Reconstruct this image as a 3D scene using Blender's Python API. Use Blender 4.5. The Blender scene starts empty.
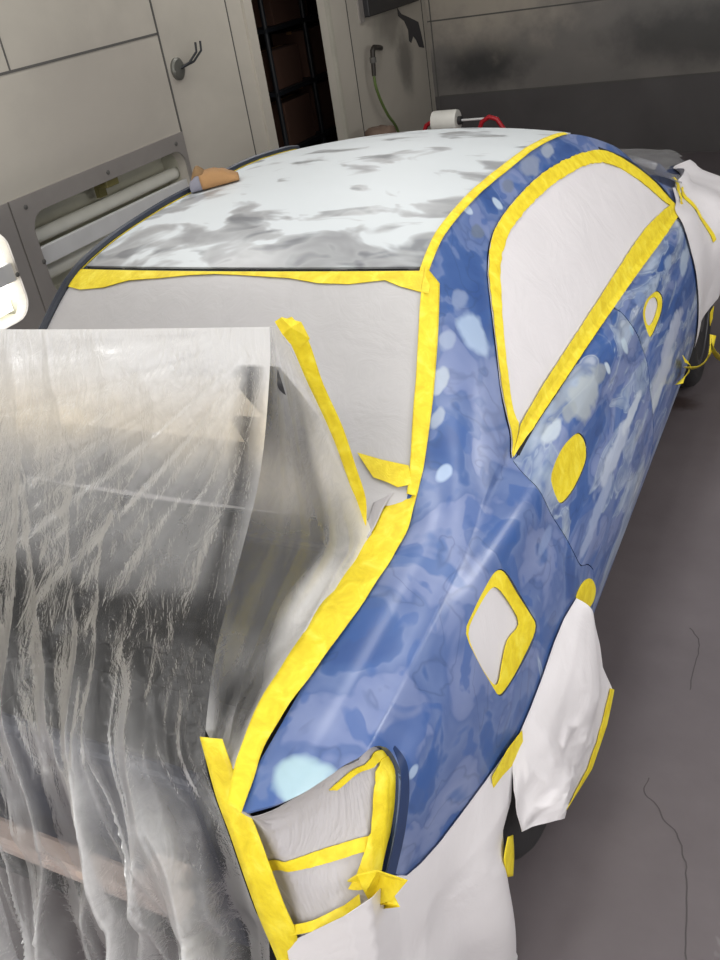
import bpy, math, random
import numpy as np
from mathutils import Vector, Matrix, noise
from mathutils.geometry import delaunay_2d_cdt
from mathutils.bvhtree import BVHTree
random.seed(4)
SC = bpy.context.scene
COL = SC.collection
# ------------------------------------------------------------------ camera
CAM = (1.387, -0.576, 2.038, -0.540, 0.534, -0.176, 902.0)
def cam_axes():
    yaw, pitch, roll = CAM[3:6]
    f = np.array([math.sin(yaw)*math.cos(pitch), math.cos(yaw)*math.cos(pitch), -math.sin(pitch)])
    r = np.array([math.cos(yaw), -math.sin(yaw), 0.0]); u = np.cross(r, f)
    return math.cos(roll)*r+math.sin(roll)*u, -math.sin(roll)*r+math.cos(roll)*u, f
CR, CU, CF = cam_axes(); CP = np.array(CAM[:3])
def ray(u, v): return CF+CR*(u-360)/CAM[6]-CU*(v-480)/CAM[6]
def hit(u, v, ax, val):
    d = ray(u, v); return CP+d*(val-CP[ax])/d[ax]
def project(P):
    d = np.asarray(P)-CP; z = d@CF
    return np.stack([360+CAM[6]*(d@CR)/z, 480-CAM[6]*(d@CU)/z], -1)
cd = bpy.data.cameras.new('camera'); cam = bpy.data.objects.new('camera', cd); COL.objects.link(cam)
cd.sensor_fit = 'VERTICAL'; cd.sensor_height = 36.0; cd.lens = CAM[6]/960*36.0; cd.clip_start = .05
cam.matrix_world = Matrix(((CR[0], CU[0], -CF[0], CP[0]), (CR[1], CU[1], -CF[1], CP[1]), (CR[2], CU[2], -CF[2], CP[2]), (0, 0, 0, 1)))
SC.camera = cam
SC.view_settings.view_transform = 'Standard'; SC.view_settings.look = 'None'
SC.view_settings.gamma = 1; SC.view_settings.use_curve_mapping = False
SC.view_settings.exposure = -0.12

# ------------------------------------------------------------------ materials
def srgb(r, g, b):
    f = lambda c: c/12.92 if c <= .04045 else ((c+.055)/1.055)**2.4
    return (f(r/255), f(g/255), f(b/255), 1)
class M:
    def __init__(s, name):
        s.m = bpy.data.materials.new(name); s.m.use_nodes = True
        s.t = s.m.node_tree; s.t.nodes.clear(); s.out = s.n('ShaderNodeOutputMaterial')
    def n(s, typ, **kw):
        nd = s.t.nodes.new(typ)
        for k, v in kw.items(): setattr(nd, k, v)
        return nd
    def l(s, a, b): s.t.links.new(a, b)
    def put(s, sock, v):
        if hasattr(v, 'is_output'): s.l(v, sock)
        else: sock.default_value = v
    def coord(s, scale=(1, 1, 1), loc=(0, 0, 0), rot=(0, 0, 0)):
        tc = s.n('ShaderNodeTexCoord'); mp = s.n('ShaderNodeMapping')
        mp.inputs['Scale'].default_value = scale; mp.inputs['Location'].default_value = loc; mp.inputs['Rotation'].default_value = rot
        s.l(tc.outputs['Object'], mp.inputs['Vector']); return mp.outputs[0]
    def noise(s, vec, scale=5, detail=3, rough=.5, dist=0, color=False):
        nd = s.n('ShaderNodeTexNoise'); s.l(vec, nd.inputs['Vector'])
        nd.inputs['Scale'].default_value = scale; nd.inputs['Detail'].default_value = detail
        nd.inputs['Roughness'].default_value = rough; nd.inputs['Distortion'].default_value = dist
        return nd.outputs['Color'] if color else nd.outputs['Fac']
    def ramp(s, fac, stops, mode='LINEAR'):
        nd = s.n('ShaderNodeValToRGB'); cr = nd.color_ramp; cr.interpolation = mode
        while len(cr.elements) < len(stops): cr.elements.new(.5)
        for e, (p, c) in zip(cr.elements, stops):
            e.position = p; e.color = c if len(c) == 4 else tuple(c)+(1,)
        s.put(nd.inputs[0], fac); return nd.outputs[0]
    def mix(s, fac, a, b):
        nd = s.n('ShaderNodeMix', data_type='RGBA')
        s.put(nd.inputs[0], fac); s.put(nd.inputs[6], a); s.put(nd.inputs[7], b); return nd.outputs[2]
    def math(s, op, a, b=0.0, c=None, clamp=False):
        nd = s.n('ShaderNodeMath', operation=op, use_clamp=clamp)
        s.put(nd.inputs[0], a); s.put(nd.inputs[1], b)
        if c is not None: s.put(nd.inputs[2], c)
        return nd.outputs[0]
    def smooth(s, v, a, b):
        nd = s.n('ShaderNodeMapRange', interpolation_type='SMOOTHSTEP')
        s.put(nd.inputs[0], v); nd.inputs[1].default_value = a; nd.inputs[2].default_value = b
        return nd.outputs[0]
    def bump(s, h, strength=.3, dist=.01):
        nd = s.n('ShaderNodeBump'); nd.inputs['Strength'].default_value = strength; nd.inputs['Distance'].default_value = dist
        s.l(h, nd.inputs['Height']); return nd.outputs[0]
    def bsdf(s, col, rough=.5, metal=0.0, normal=None, **kw):
        nd = s.n('ShaderNodeBsdfPrincipled')
        s.put(nd.inputs['Base Color'], col); s.put(nd.inputs['Roughness'], rough); s.put(nd.inputs['Metallic'], metal)
        if normal is not None: s.l(normal, nd.inputs['Normal'])
        for k, v in kw.items(): s.put(nd.inputs[k], v)
        return nd.outputs[0]
    def done(s, sh): s.l(sh, s.out.inputs['Surface']); return s.m
def plain(name, col, rough=.5, metal=0.0, nscale=0, var=.12, bump=0.0, **kw):
    m = M(name); c = col
    vec = m.coord(); nz = m.noise(vec, nscale or 8, 4)
    c = m.mix(m.math('MULTIPLY', nz, 1.0), tuple(x*(1-var) for x in col[:3])+(1,), tuple(min(1, x*(1+var)) for x in col[:3])+(1,))
    nb = m.bump(m.noise(vec, (nscale or 8)*6, 3), bump, .004) if bump else None
    return m.done(m.bsdf(c, rough, metal, nb, **kw))
def spots(m, col, lst, amt=.8):
    """filler spots: each one a blob round its own place on the panel"""
    wob = m.noise(m.coord(), 14, 2, .5, 0, True)
    for (co, rad, c, st) in lst:
        mp = m.coord()
        va = m.n('ShaderNodeVectorMath', operation='SUBTRACT'); m.l(mp, va.inputs[0]); va.inputs[1].default_value = co
        vb = m.n('ShaderNodeVectorMath', operation='MULTIPLY'); m.l(va.outputs[0], vb.inputs[0]); vb.inputs[1].default_value = tuple(1/(rad*q) for q in st)
        vw = m.n('ShaderNodeVectorMath', operation='MULTIPLY_ADD'); m.l(wob, vw.inputs[0]); vw.inputs[1].default_value = (1.1,)*3; m.l(vb.outputs[0], vw.inputs[2])
        vs = m.n('ShaderNodeVectorMath', operation='SUBTRACT'); m.l(vw.outputs[0], vs.inputs[0]); vs.inputs[1].default_value = (.55,)*3
        ln = m.n('ShaderNodeVectorMath', operation='LENGTH'); m.l(vs.outputs[0], ln.inputs[0])
        col = m.mix(m.math('SUBTRACT', amt, m.smooth(ln.outputs[1], .62, 1.10), clamp=True), col, c)
    return col
CARO = np.array((0, 2.25, 0))
PALE = srgb(196, 208, 220)
def body_paint(name, stretch, pale, spotlist=()):
    m = M(name)
    vec = m.coord(stretch)
    n1 = m.noise(vec, 3.8, 3, .5, .45)
    n2 = m.noise(m.coord(tuple(a*1.15 for a in stretch), (3.1, 1.7, .4)), 4.8, 2.5, .5, .6)
    n3 = m.noise(m.coord(stretch, (9, 2, 5)), 3.0, 3.5, .5, .8)
    base = m.ramp(n1, [(.30, srgb(52, 82, 140)), (.42, srgb(64, 94, 150)), (.445, srgb(98, 118, 164)), (.52, srgb(82, 104, 154)), (.545, srgb(108, 124, 168)), (.66, srgb(122, 136, 176)), (.70, srgb(84, 110, 162))])
    deep = m.ramp(n2, [(.56, (0, 0, 0)), (.59, (1, 1, 1))])
    base = m.mix(m.math('MULTIPLY', deep, .6), base, srgb(50, 88, 152))
    lo = .66-pale
    f = m.ramp(n3, [(lo, (0, 0, 0)), (lo+.012, (.25,)*3), (lo+.025, (.9,)*3), (lo+.04, (.35,)*3), (lo+.06, (.65,)*3), (lo+.11, (1, 1, 1))])
    tone = m.ramp(m.noise(vec, 6, 2), [(.35, srgb(140, 156, 178)), (.5, srgb(176, 190, 208)), (.62, srgb(150, 160, 172)), (.72, srgb(206, 214, 222))])
    base = m.mix(m.math('MULTIPLY', f, .8), base, tone)
    line = m.ramp(n2, [(.385, (0, 0, 0)), (.412, (1, 1, 1)), (.44, (0, 0, 0))])
    base = m.mix(m.math('MULTIPLY', line, .3), base, srgb(38, 58, 98))
    base = spots(m, base, spotlist)
    rough = m.math('MULTIPLY_ADD', n2, .2, .27)
    nb = m.bump(m.noise(vec, 3.2, 1.5, .4, .8), .2, .02)
    return m.done(m.bsdf(base, rough, 0.0, nb, **{'Coat Weight': .35, 'Coat Roughness': .22}))
def roof_paint():
    m = M('sanded white roof primer')
    vec = m.coord((1.0, 1.5, 1))
    n1 = m.noise(vec, 5.2, 3, .5, .5)
    tc = m.n('ShaderNodeTexCoord'); sx = m.n('ShaderNodeSeparateXYZ'); m.l(tc.outputs['Object'], sx.inputs[0])
    back = m.math('SUBTRACT', 1.0, m.smooth(sx.outputs[1], -.98, -.45))
    v = m.math('MULTIPLY_ADD', back, .14, n1)
    f = m.ramp(v, [(.535, (0, 0, 0)), (.575, (.5,)*3), (.61, (.85,)*3), (.68, (1, 1, 1))])
    tone = m.ramp(m.noise(m.coord((1, 1.3, 1), (4, 4, 0)), 7, 2, .5, .6), [(.4, srgb(140, 141, 145)), (.55, srgb(158, 160, 163)), (.66, srgb(104, 106, 112))])
    col = m.mix(m.math('MULTIPLY', f, .92), srgb(202, 208, 212), tone)
    return m.done(m.bsdf(col, m.math('MULTIPLY_ADD', f, -.2, .48), 0.0, m.bump(m.noise(vec, 5, 2), .12, .01)))
def tape_mat():
    m = M('yellow masking tape'); vec = m.coord()
    n1 = m.noise(vec, 26, 3, .6, .6)
    c = m.ramp(n1, [(.3, srgb(216, 190, 22)), (.55, srgb(234, 212, 42)), (.75, srgb(242, 226, 78))])
    return m.done(m.bsdf(c, .55, 0, m.bump(m.noise(vec, 48, 3, .6, 1.0), .35, .006)))
def paper_mat(name, col, amt=.35, sc=9, rough=.5):
    m = M(name); vec = m.coord()
    n1 = m.noise(vec, sc, 4, .55, .7)
    c = m.mix(n1, tuple(x*.93 for x in col[:3])+(1,), tuple(min(1, x*1.05) for x in col[:3])+(1,))
    sh = m.bsdf(c, rough, 0, m.bump(m.noise(vec, sc*.9, 4, .6, 1.4), amt, .03))
    tr = m.n('ShaderNodeBsdfTranslucent'); m.put(tr.inputs[0], c)
    mx = m.n('ShaderNodeMixShader'); mx.inputs[0].default_value = .12
    m.l(sh, mx.inputs[1]); m.l(tr.outputs[0], mx.inputs[2]); return m.done(mx.outputs[0])
def film_mat(name, clear=.10, rough=.24, sheen=.42):
    """thin crumpled plastic film: milky by overspray plus light painted into its top and fold crests, with a cream band"""
    m = M(name)
    at = lambda k: (lambda nd: nd.outputs['Fac'])(m.n('ShaderNodeAttribute', attribute_name=k))
    n1 = m.noise(m.coord((2.4, 1.2, 1.6)), 2.2, 5, .6, .8); n2 = m.noise(m.coord((5, 2, 1.6)), 3.5, 4, .6, 1.2); n3 = m.noise(m.coord((2, 1.5, 1.5)), 16, 4, .65, 1.4)
    fac = m.math('ADD', clear, m.math('MULTIPLY', at('dust_and_light'), m.math('MULTIPLY_ADD', n1, .9, m.math('MULTIPLY_ADD', n3, .5, .30))), clamp=True)
    nb = m.bump(n2, .35, .02); nb2 = m.bump(m.math('MULTIPLY_ADD', n3, .5, n2), .45, .012)
    col = m.mix(m.math('MULTIPLY', at('cream_tint'), m.math('MULTIPLY_ADD', n1, 1.4, -.1, True), None, True), (.74, .74, .75, 1), (.82, .73, .58, 1))
    dif = m.n('ShaderNodeBsdfDiffuse'); m.l(col, dif.inputs[0]); m.l(nb, dif.inputs['Normal'])
    tr = m.n('ShaderNodeBsdfTranslucent'); m.l(col, tr.inputs[0]); m.l(nb, tr.inputs['Normal'])
    gl = m.n('ShaderNodeBsdfGlossy'); gl.inputs['Roughness'].default_value = rough; gl.inputs[0].default_value = (.9, .9, .9, 1); m.l(nb2, gl.inputs['Normal'])
    tp = m.n('ShaderNodeBsdfTransparent'); tp.inputs[0].default_value = (.93, .93, .94, 1)
    a = m.n('ShaderNodeMixShader'); a.inputs[0].default_value = .35; m.l(dif.outputs[0], a.inputs[1]); m.l(tr.outputs[0], a.inputs[2])
    b = m.n('ShaderNodeMixShader'); m.l(fac, b.inputs[0]); m.l(tp.outputs[0], b.inputs[1]); m.l(a.outputs[0], b.inputs[2])
    fr = m.n('ShaderNodeFresnel'); fr.inputs[0].default_value = 1.4; m.l(nb2, fr.inputs['Normal'])
    c = m.n('ShaderNodeMixShader'); m.l(m.math('MULTIPLY_ADD', fr.outputs[0], sheen, .008, True), c.inputs[0])
    m.l(b.outputs[0], c.inputs[1]); m.l(gl.outputs[0], c.inputs[2]); return m.done(c.outputs[0])
def attr(o, name, vals):
    a = o.data.attributes.new(name, 'FLOAT', 'POINT'); a.data.foreach_set('value', np.asarray(vals, float).astype(np.float32)); return o
def emit(name, col, st):
    m = M(name); e = m.n('ShaderNodeEmission'); e.inputs[0].default_value = col; e.inputs[1].default_value = st
    return m.done(e.outputs[0])
TAPE = tape_mat()
WHITE = paper_mat('white masking sheet', (.76, .735, .76, 1), .16, 6)
GREYP = paper_mat('grey white masking paper', (.56, .55, .56, 1), .10, 12)
SHADEP = paper_mat('crumpled grey masking paper', (.50, .48, .50, 1), .55, 7)
DARK = plain('dark rubber seal', (.012, .014, .018, 1), .5)
BLACK = plain('black tyre rubber', (.022, .022, .024, 1), .6, nscale=20, bump=.2)
NAVY = plain('unsanded navy paint', srgb(40, 58, 96), .3, nscale=6)
GLASS = plain('dark window glass', (.02, .025, .03, 1), .08)
CAVITY = plain('dark boot lining', (.012, .012, .014, 1), .8)
STEEL = plain('grey alloy', (.35, .35, .36, 1), .4, .7)
RED = plain('red painted tube', srgb(176, 28, 40), .4)

# ------------------------------------------------------------------ object helpers
def link(o, parent=None):
    COL.objects.link(o)
    if parent: o.parent = parent
    return o
def thing(name, loc, label, cat, group=None, rotz=0):
    o = bpy.data.objects.new(name, None); o.location = loc; o.rotation_euler = (0, 0, rotz); o.empty_display_size = .1
    o['label'] = label; o['category'] = cat
    if group: o['group'] = group
    return link(o)
def tag(o, label, cat, group=None):
    o['label'] = label; o['category'] = cat
    if group: o['group'] = group
    return o
def struct(o, label=None):
    o['kind'] = 'structure'
    if label: o['label'] = label
    return o
def world_of(p):
    v = Vector(p.location)
    while p.parent: p = p.parent; v = v+Vector(p.location)
    return np.array(v)
def mesh(name, V, F, mat, parent=None, normals=None, smooth=True, origin=None):
    """one mesh object from world-space vertices"""
    V = np.asarray(V, float)
    if parent is not None: o0 = world_of(parent)
    elif origin is not None: o0 = np.array(origin, float)
    else: o0 = np.array([V[:, 0].mean(), V[:, 1].mean(), V[:, 2].min()])
    me = bpy.data.meshes.new(name); me.from_pydata([tuple(v) for v in V-o0], [], [tuple(f) for f in F]); me.validate(); me.update()
    if smooth: me.shade_smooth()
    if normals is not None and len(me.vertices) == len(normals):
        me.normals_split_custom_set_from_vertices([tuple(n) for n in normals])
    me.materials.append(mat)
    o = bpy.data.objects.new(name, me); link(o, parent)
    if parent is None: o.location = o0
    return o
class MB:
    def __init__(s): s.V = []; s.F = []
    def add(s, V, F):
        k = len(s.V); s.V += [tuple(v) for v in V]; s.F += [tuple(i+k for i in f) for f in F]; return s
    def box(s, lo, hi, bev=0.0):
        x0, y0, z0 = lo; x1, y1, z1 = hi
        b = min(bev, (x1-x0)/2.01, (y1-y0)/2.01, (z1-z0)/2.01)
        if b <= 0:
            V = [(x, y, z) for z in (z0, z1) for y in (y0, y1) for x in (x0, x1)]
            return s.add(V, [(0, 2, 3, 1), (4, 5, 7, 6), (0, 1, 5, 4), (2, 6, 7, 3), (0, 4, 6, 2), (1, 3, 7, 5)])
        import bmesh
        bm = bmesh.new(); bmesh.ops.create_cube(bm, size=1)
        for v in bm.verts: v.co = Vector(((x0+x1)/2+v.co.x*(x1-x0), (y0+y1)/2+v.co.y*(y1-y0), (z0+z1)/2+v.co.z*(z1-z0)))
        bmesh.ops.bevel(bm, geom=bm.edges[:], offset=b, segments=2, affect='EDGES', profile=.5)
        bm.verts.index_update()
        s.add([v.co[:] for v in bm.verts], [[v.index for v in f.verts] for f in bm.faces]); bm.free(); return s
    def tube(s, pts, r, n=10, cap=True):
        pts = [Vector(p) for p in pts]; V = []; F = []
        rr = r if hasattr(r, '__len__') else [r]*len(pts)
        up = Vector((0, 0, 1)); prev = None
        for i, p in enumerate(pts):
            t = (pts[min(i+1, len(pts)-1)]-pts[max(i-1, 0)]).normalized()
            if prev is None:
                a = t.cross(up if abs(t.z) < .9 else Vector((1, 0, 0))).normalized()
            else: a = (prev-t*prev.dot(t)).normalized()
            prev = a; b = t.cross(a)
            for k in range(n):
                q = 2*math.pi*k/n; V.append(p+(a*math.cos(q)+b*math.sin(q))*rr[i])
        for i in range(len(pts)-1):
            for k in range(n): F.append((i*n+k, i*n+(k+1) % n, (i+1)*n+(k+1) % n, (i+1)*n+k))
        if cap: F.append(tuple(range(n))[::-1]); F.append(tuple((len(pts)-1)*n+k for k in range(n)))
        return s.add(V, F)
    def lathe(s, prof, c, axis, n=40):
        """prof: (radius, along-axis) pairs"""
        V = []; F = []
        ax = {'x': (1, 2, 0), 'y': (0, 2, 1), 'z': (0, 1, 2)}[axis]
        for (r, h) in prof:
            for k in range(n):
                q = 2*math.pi*k/n; p = [0, 0, 0]; p[ax[0]] = r*math.cos(q); p[ax[1]] = r*math.sin(q); p[ax[2]] = h
                V.append([p[i]+c[i] for i in range(3)])
        for i in range(len(prof)-1):
            for k in range(n): F.append((i*n+k, i*n+(k+1) % n, (i+1)*n+(k+1) % n, (i+1)*n+k))
        F.append(tuple(range(n))); F.append(tuple((len(prof)-1)*n+k for k in range(n)))
        return s.add(V, F)
    def build(s, name, mat, parent=None, smooth=False, origin=None):
        o = mesh(name, s.V, s.F, mat, parent, None, smooth, origin)
        import bmesh
        bm = bmesh.new(); bm.from_mesh(o.data); bmesh.ops.recalc_face_normals(bm, faces=bm.faces[:]); bm.to_mesh(o.data); bm.free()
        if smooth:
            try: o.data.set_sharp_from_angle(angle=math.radians(40))
            except Exception: pass
        return o
def catmull(P, closed=True, n=6):
    P = np.asarray(P, float); out = []; N = len(P)
    for i in range(N if closed else N-1):
        g = (lambda k: P[k % N]) if closed else (lambda k: P[min(max(k, 0), N-1)])
        p0, p1, p2, p3 = g(i-1), g(i), g(i+1), g(i+2)
        for k in range(n):
            f = k/n; out.append(.5*(2*p1+(p2-p0)*f+(2*p0-5*p1+4*p2-p3)*f*f+(3*p1-p0-3*p2+p3)*f**3))
    if not closed: out.append(P[-1])
    return np.array(out)
def densify(P, closed=True, step=.02, sc=(1, 1)):
    P = np.asarray(P, float); out = []; N = len(P); sc = np.array(sc)
    for i in range(N if closed else N-1):
        a, b = P[i], P[(i+1) % N]; k = max(1, int(np.linalg.norm((b-a)*sc)/step))
        for j in range(k): out.append(a+(b-a)*j/k)
    if not closed: out.append(P[-1])
    return np.array(out)
def inside(poly, pts):
    x, y = pts[:, 0], pts[:, 1]; r = np.zeros(len(pts), bool); n = len(poly); j = n-1
    for i in range(n):
        xi, yi = poly[i]; xj, yj = poly[j]
        c = ((yi > y) != (yj > y)); dy = yj-yi if yj != yi else 1e-12
        r ^= c & (x < (xj-xi)*(y-yi)/dy+xi); j = i
    return r
class Surf:
    """a surface f(a, b) -> xyz; photo points are found on it by following their line of sight"""
    def __init__(s, f, ra, rb, na, nb, sc, out):
        s.f = f; s.ra = ra; s.rb = rb; s.sc = np.array(sc, float); s.out = np.array(out, float)
        A, B = np.meshgrid(np.linspace(*ra, na), np.linspace(*rb, nb), indexing='ij')
        s.A = A.ravel(); s.B = B.ravel(); s.P = f(s.A, s.B); s.na, s.nb = na, nb
        T = []
        for i in range(na-1):
            for j in range(nb-1):
                q = i*nb+j; T += [(q, q+nb, q+nb+1), (q, q+nb+1, q+1)]
        s.T = T; s.bvh = BVHTree.FromPolygons([tuple(p) for p in s.P], T); s.px = project(s.P)
    def inv(s, u, v):
        d = Vector(ray(u, v)).normalized(); h = s.bvh.ray_cast(Vector(CP), d)
        if h[0] is None:
            k = int(np.argmin(((s.px-np.array([u, v]))**2).sum(1))); return np.array([s.A[k], s.B[k]])
        i, j, k = s.T[h[2]]; p = np.array(h[0]); a, b, c = s.P[i], s.P[j], s.P[k]
        m = np.stack([b-a, c-a], 1); w = np.linalg.lstsq(m, p-a, rcond=None)[0]
        ab = lambda q: np.array([s.A[q], s.B[q]])
        return ab(i)*(1-w[0]-w[1])+ab(j)*w[0]+ab(k)*w[1]
    def poly(s, pix): return np.array([s.inv(*p) for p in pix])
    def at(s, u, v):
        q = s.inv(u, v); return s.f(q[:1], q[1:])[0]
    def normal(s, a, b):
        e = 1e-3; da = s.f(a+e/s.sc[0], b)-s.f(a-e/s.sc[0], b); db = s.f(a, b+e/s.sc[1])-s.f(a, b-e/s.sc[1])
        n = np.cross(da, db); n /= np.linalg.norm(n, axis=1)[:, None]+1e-12
        n[(n@s.out) < 0] *= -1; return n
    def panel(s, outline, holes=(), step=.03, off=0.0, thick=.002, wob=0.0, jag=0.0):
        ol = [densify(o, True, step*.7, s.sc) for o in [outline]+list(holes)]
        if jag:
            ol = [o+np.array([[noise.noise(Vector((q[0]*40, q[1]*40*s.sc[1], 3))), noise.noise(Vector((q[0]*40, q[1]*40*s.sc[1], 9)))] for q in o])*jag/s.sc for o in ol]
        pts = []; edges = []
        for o in ol:
            k = len(pts); pts += [tuple(q) for q in o*s.sc]; edges += [(k+i, k+(i+1) % len(o)) for i in range(len(o))]
        O = ol[0]*s.sc; lo, hi = O.min(0), O.max(0)
        gx, gy = np.meshgrid(np.arange(lo[0]+step/2, hi[0], step), np.arange(lo[1]+step/2, hi[1], step), indexing='ij')
        gx = gx+((np.arange(gx.shape[1]) % 2)*step*.5)[None, :]
        g = np.stack([gx.ravel(), gy.ravel()], 1); bp = np.array(pts)
        ok = inside(O, g)
        for h in ol[1:]: ok &= ~inside(h*s.sc, g)
        g = g[ok]
        if len(g):
            dm = np.min(((g[:, None, :]-bp[None])**2).sum(2), 1); g = g[dm > (step*.4)**2]
        r = delaunay_2d_cdt([Vector(p) for p in pts]+[Vector(p) for p in g], edges, [], 0, 1e-6)
        v2 = np.array([tuple(p) for p in r[0]]); F = np.array([f for f in r[2] if len(f) == 3])
        c = v2[F].mean(1); ok = inside(O, c)
        for h in ol[1:]: ok &= ~inside(h*s.sc, c)
        F = F[ok]
        used = np.unique(F); mp = -np.ones(len(v2), int); mp[used] = np.arange(len(used)); F = mp[F]; v2 = v2[used]
        a, b = v2[:, 0]/s.sc[0], v2[:, 1]/s.sc[1]
        P = s.f(a, b); N = s.normal(a, b)
        fn = np.cross(P[F[:, 1]]-P[F[:, 0]], P[F[:, 2]]-P[F[:, 0]]); fl = (fn*N[F[:, 0]]).sum(1) < 0
        F[fl] = F[fl][:, ::-1]
        o = off
        if wob: o = off+wob*np.array([noise.noise(Vector(p)*9) for p in P])
        P = P+N*np.reshape(o, (-1, 1)) if np.ndim(o) else P+N*o
        n = len(P); V = np.concatenate([P, P-N*thick]); NN = np.concatenate([N, -N]); FF = [tuple(f) for f in F]+[tuple(f[::-1]+n) for f in F]
        cnt = {}
        for f in F:
            for i in range(3): cnt[(f[i], f[(i+1) % 3])] = 1
        rim = [e for e in cnt if (e[1], e[0]) not in cnt]
        ids = sorted({i for e in rim for i in e}); rm = {q: 2*n+k for k, q in enumerate(ids)}; m = len(ids)
        V = np.concatenate([V, P[ids], (P-N*thick)[ids]]); NN = np.concatenate([NN, np.zeros((2*m, 3))])
        FF += [(rm[e[1]], rm[e[0]], rm[e[0]]+m, rm[e[1]]+m) for e in rim]
        return V, FF, NN
def pane(surf, name, outline, mat, parent=None, holes=(), mirror=False, **kw):
    V, F, N = surf.panel(outline, holes, **kw)
    if mirror: V = V*np.array([-1, 1, 1]); N = N*np.array([-1, 1, 1]); F = [f[::-1] for f in F]
    return mesh(name, V, F, mat, parent, N)
def coons(bot, top, left, right):
    """surface between four edge polylines (bot/top run left->right, left/right run bot->top)"""
    def cv(P):
        P = np.asarray(P, float); d = np.r_[0, np.cumsum(np.linalg.norm(np.diff(P, axis=0), axis=1))]; d /= d[-1]
        return lambda t: np.stack([np.interp(t, d, P[:, k]) for k in range(3)], -1)
    b, t, l, r = cv(bot), cv(top), cv(left), cv(right)
    c00, c10, c01, c11 = b(np.zeros(1)), b(np.ones(1)), t(np.zeros(1)), t(np.ones(1))
    def f(u, v):
        u = np.atleast_1d(u); v = np.atleast_1d(v); U, Vv = u[:, None], v[:, None]
        return (1-Vv)*b(u)+Vv*t(u)+(1-U)*l(v)+U*r(v)-((1-U)*(1-Vv)*c00+U*(1-Vv)*c10+(1-U)*Vv*c01+U*Vv*c11)
    return f
def vnoise(P, sc, off=0): return np.array([noise.noise(Vector((p[0]*sc+off, p[1]*sc, p[2]*sc))) for p in P])

# ------------------------------------------------------------------ car surfaces
ST = np.array([.10, .30, .55, .80, 1.05, 1.31, 1.8, 2.5, 2.95, 3.3, 3.8, 4.25, 4.5])
def tbl(s): return np.array([[float(a) for a in q.split(',')] for q in s.split()])
EDGE = tbl(".622,.885 .636,.932 .638,.967 .632,.995 .585,1.165 .53,1.355 .53,1.395 .525,1.385 .605,1.245 .705,1.01 .62,.93 .58,.82 .5,.70")
BELT = tbl(".735,.845 .785,.885 .795,.925 .79,.95 .775,.963 .765,.966 .775,.962 .79,.95 .80,.943 .80,.93 .74,.90 .70,.80 .6,.68")
SIDX = [[.755, .80, .82, .83, .835, .835, .84, .845, .845, .84, .82, .78, .66],
        [.79, .82, .845, .858, .862, .864, .87, .875, .875, .87, .86, .82, .70],
        [.80, .83, .86, .88, .892, .897, .902, .902, .900, .895, .885, .83, .72],
        [.80, .83, .868, .895, .910, .915, .918, .918, .915, .905, .895, .84, .72],
        [.78, .82, .86, .89, .905, .908, .910, .910, .908, .90, .89, .82, .70],
        [.74, .78, .81, .84, .86, .862, .862, .862, .862, .86, .85, .78, .66]]
def _insert(y, e):
    global ST, EDGE, BELT, SIDX
    k = int(np.searchsorted(ST, y)); f = (y-ST[k-1])/(ST[k]-ST[k-1]); mid = lambda A: A[k-1]*(1-f)+A[k]*f
    BELT = np.insert(BELT, k, mid(BELT), 0); SIDX = [list(np.insert(np.array(X), k, mid(np.array(X)))) for X in SIDX]
    EDGE = np.insert(EDGE, k, e, 0); ST = np.insert(ST, k, y)
_insert(1.52, (.510, 1.398)); _insert(2.15, (.512, 1.412))
EDGE[list(ST).index(1.8)] = (.506, 1.414)
def _stations():
    P = np.zeros((11, len(ST), 2))
    for j in range(len(ST)):
        i, b = EDGE[j], BELT[j]; d = b-i; n = np.array([-d[1], d[0]]); n = n/np.linalg.norm(n)
        if n[0] < 0: n = -n
        for k, f in enumerate((0, .12, .5, .88, 1)): P[k, j] = i+d*f+n*.022*np.sin(np.pi*f)
        zs = [b[1]-.05]+[min(z, b[1]-.05-.02*(q+1)) for q, z in enumerate((.80, .70, .56, .42, .22))]
        for k, z in enumerate(zs): P[5+k, j] = (SIDX[k][j], z)
    return P
def pchip(x, y, xi):
    h = np.diff(x); d = np.diff(y)/h; m = np.zeros_like(y)
    for k in range(1, len(x)-1):
        if d[k-1]*d[k] > 0:
            w1 = 2*h[k]+h[k-1]; w2 = h[k]+2*h[k-1]; m[k] = (w1+w2)/(w1/d[k-1]+w2/d[k])
    m[0] = d[0]; m[-1] = d[-1]
    i = np.clip(np.searchsorted(x, xi)-1, 0, len(h)-1); t = (xi-x[i])/h[i]
    return (2*t**3-3*t**2+1)*y[i]+(t**3-2*t**2+t)*h[i]*m[i]+(-2*t**3+3*t**2)*y[i+1]+(t**3-t**2)*h[i]*m[i+1]
PT = _stations()
def side_f(y, t):
    y = np.atleast_1d(np.asarray(y, float)); t = np.clip(np.atleast_1d(np.asarray(t, float)), -.3, 10)
    C = np.stack([np.stack([pchip(ST, PT[k, :, a], y) for a in (0, 1)], -1) for k in range(11)])
    i = np.clip(np.floor(t).astype(int), 0, 9); f = (t-i)[:, None]; n = np.arange(len(y)); g = lambda k: C[np.clip(k, 0, 10), n]
    p1, p2 = g(i), g(i+1); p0 = np.where((i == 0)[:, None], 2*p1-p2, g(i-1)); p3 = np.where((i == 9)[:, None], 2*p2-p1, g(i+2))
    q = .5*(2*p1+(p2-p0)*f+(2*p0-5*p1+4*p2-p3)*f*f+(3*p1-p0-3*p2+p3)*f**3)
    return np.stack([q[:, 0], y, q[:, 1]], -1)
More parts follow.
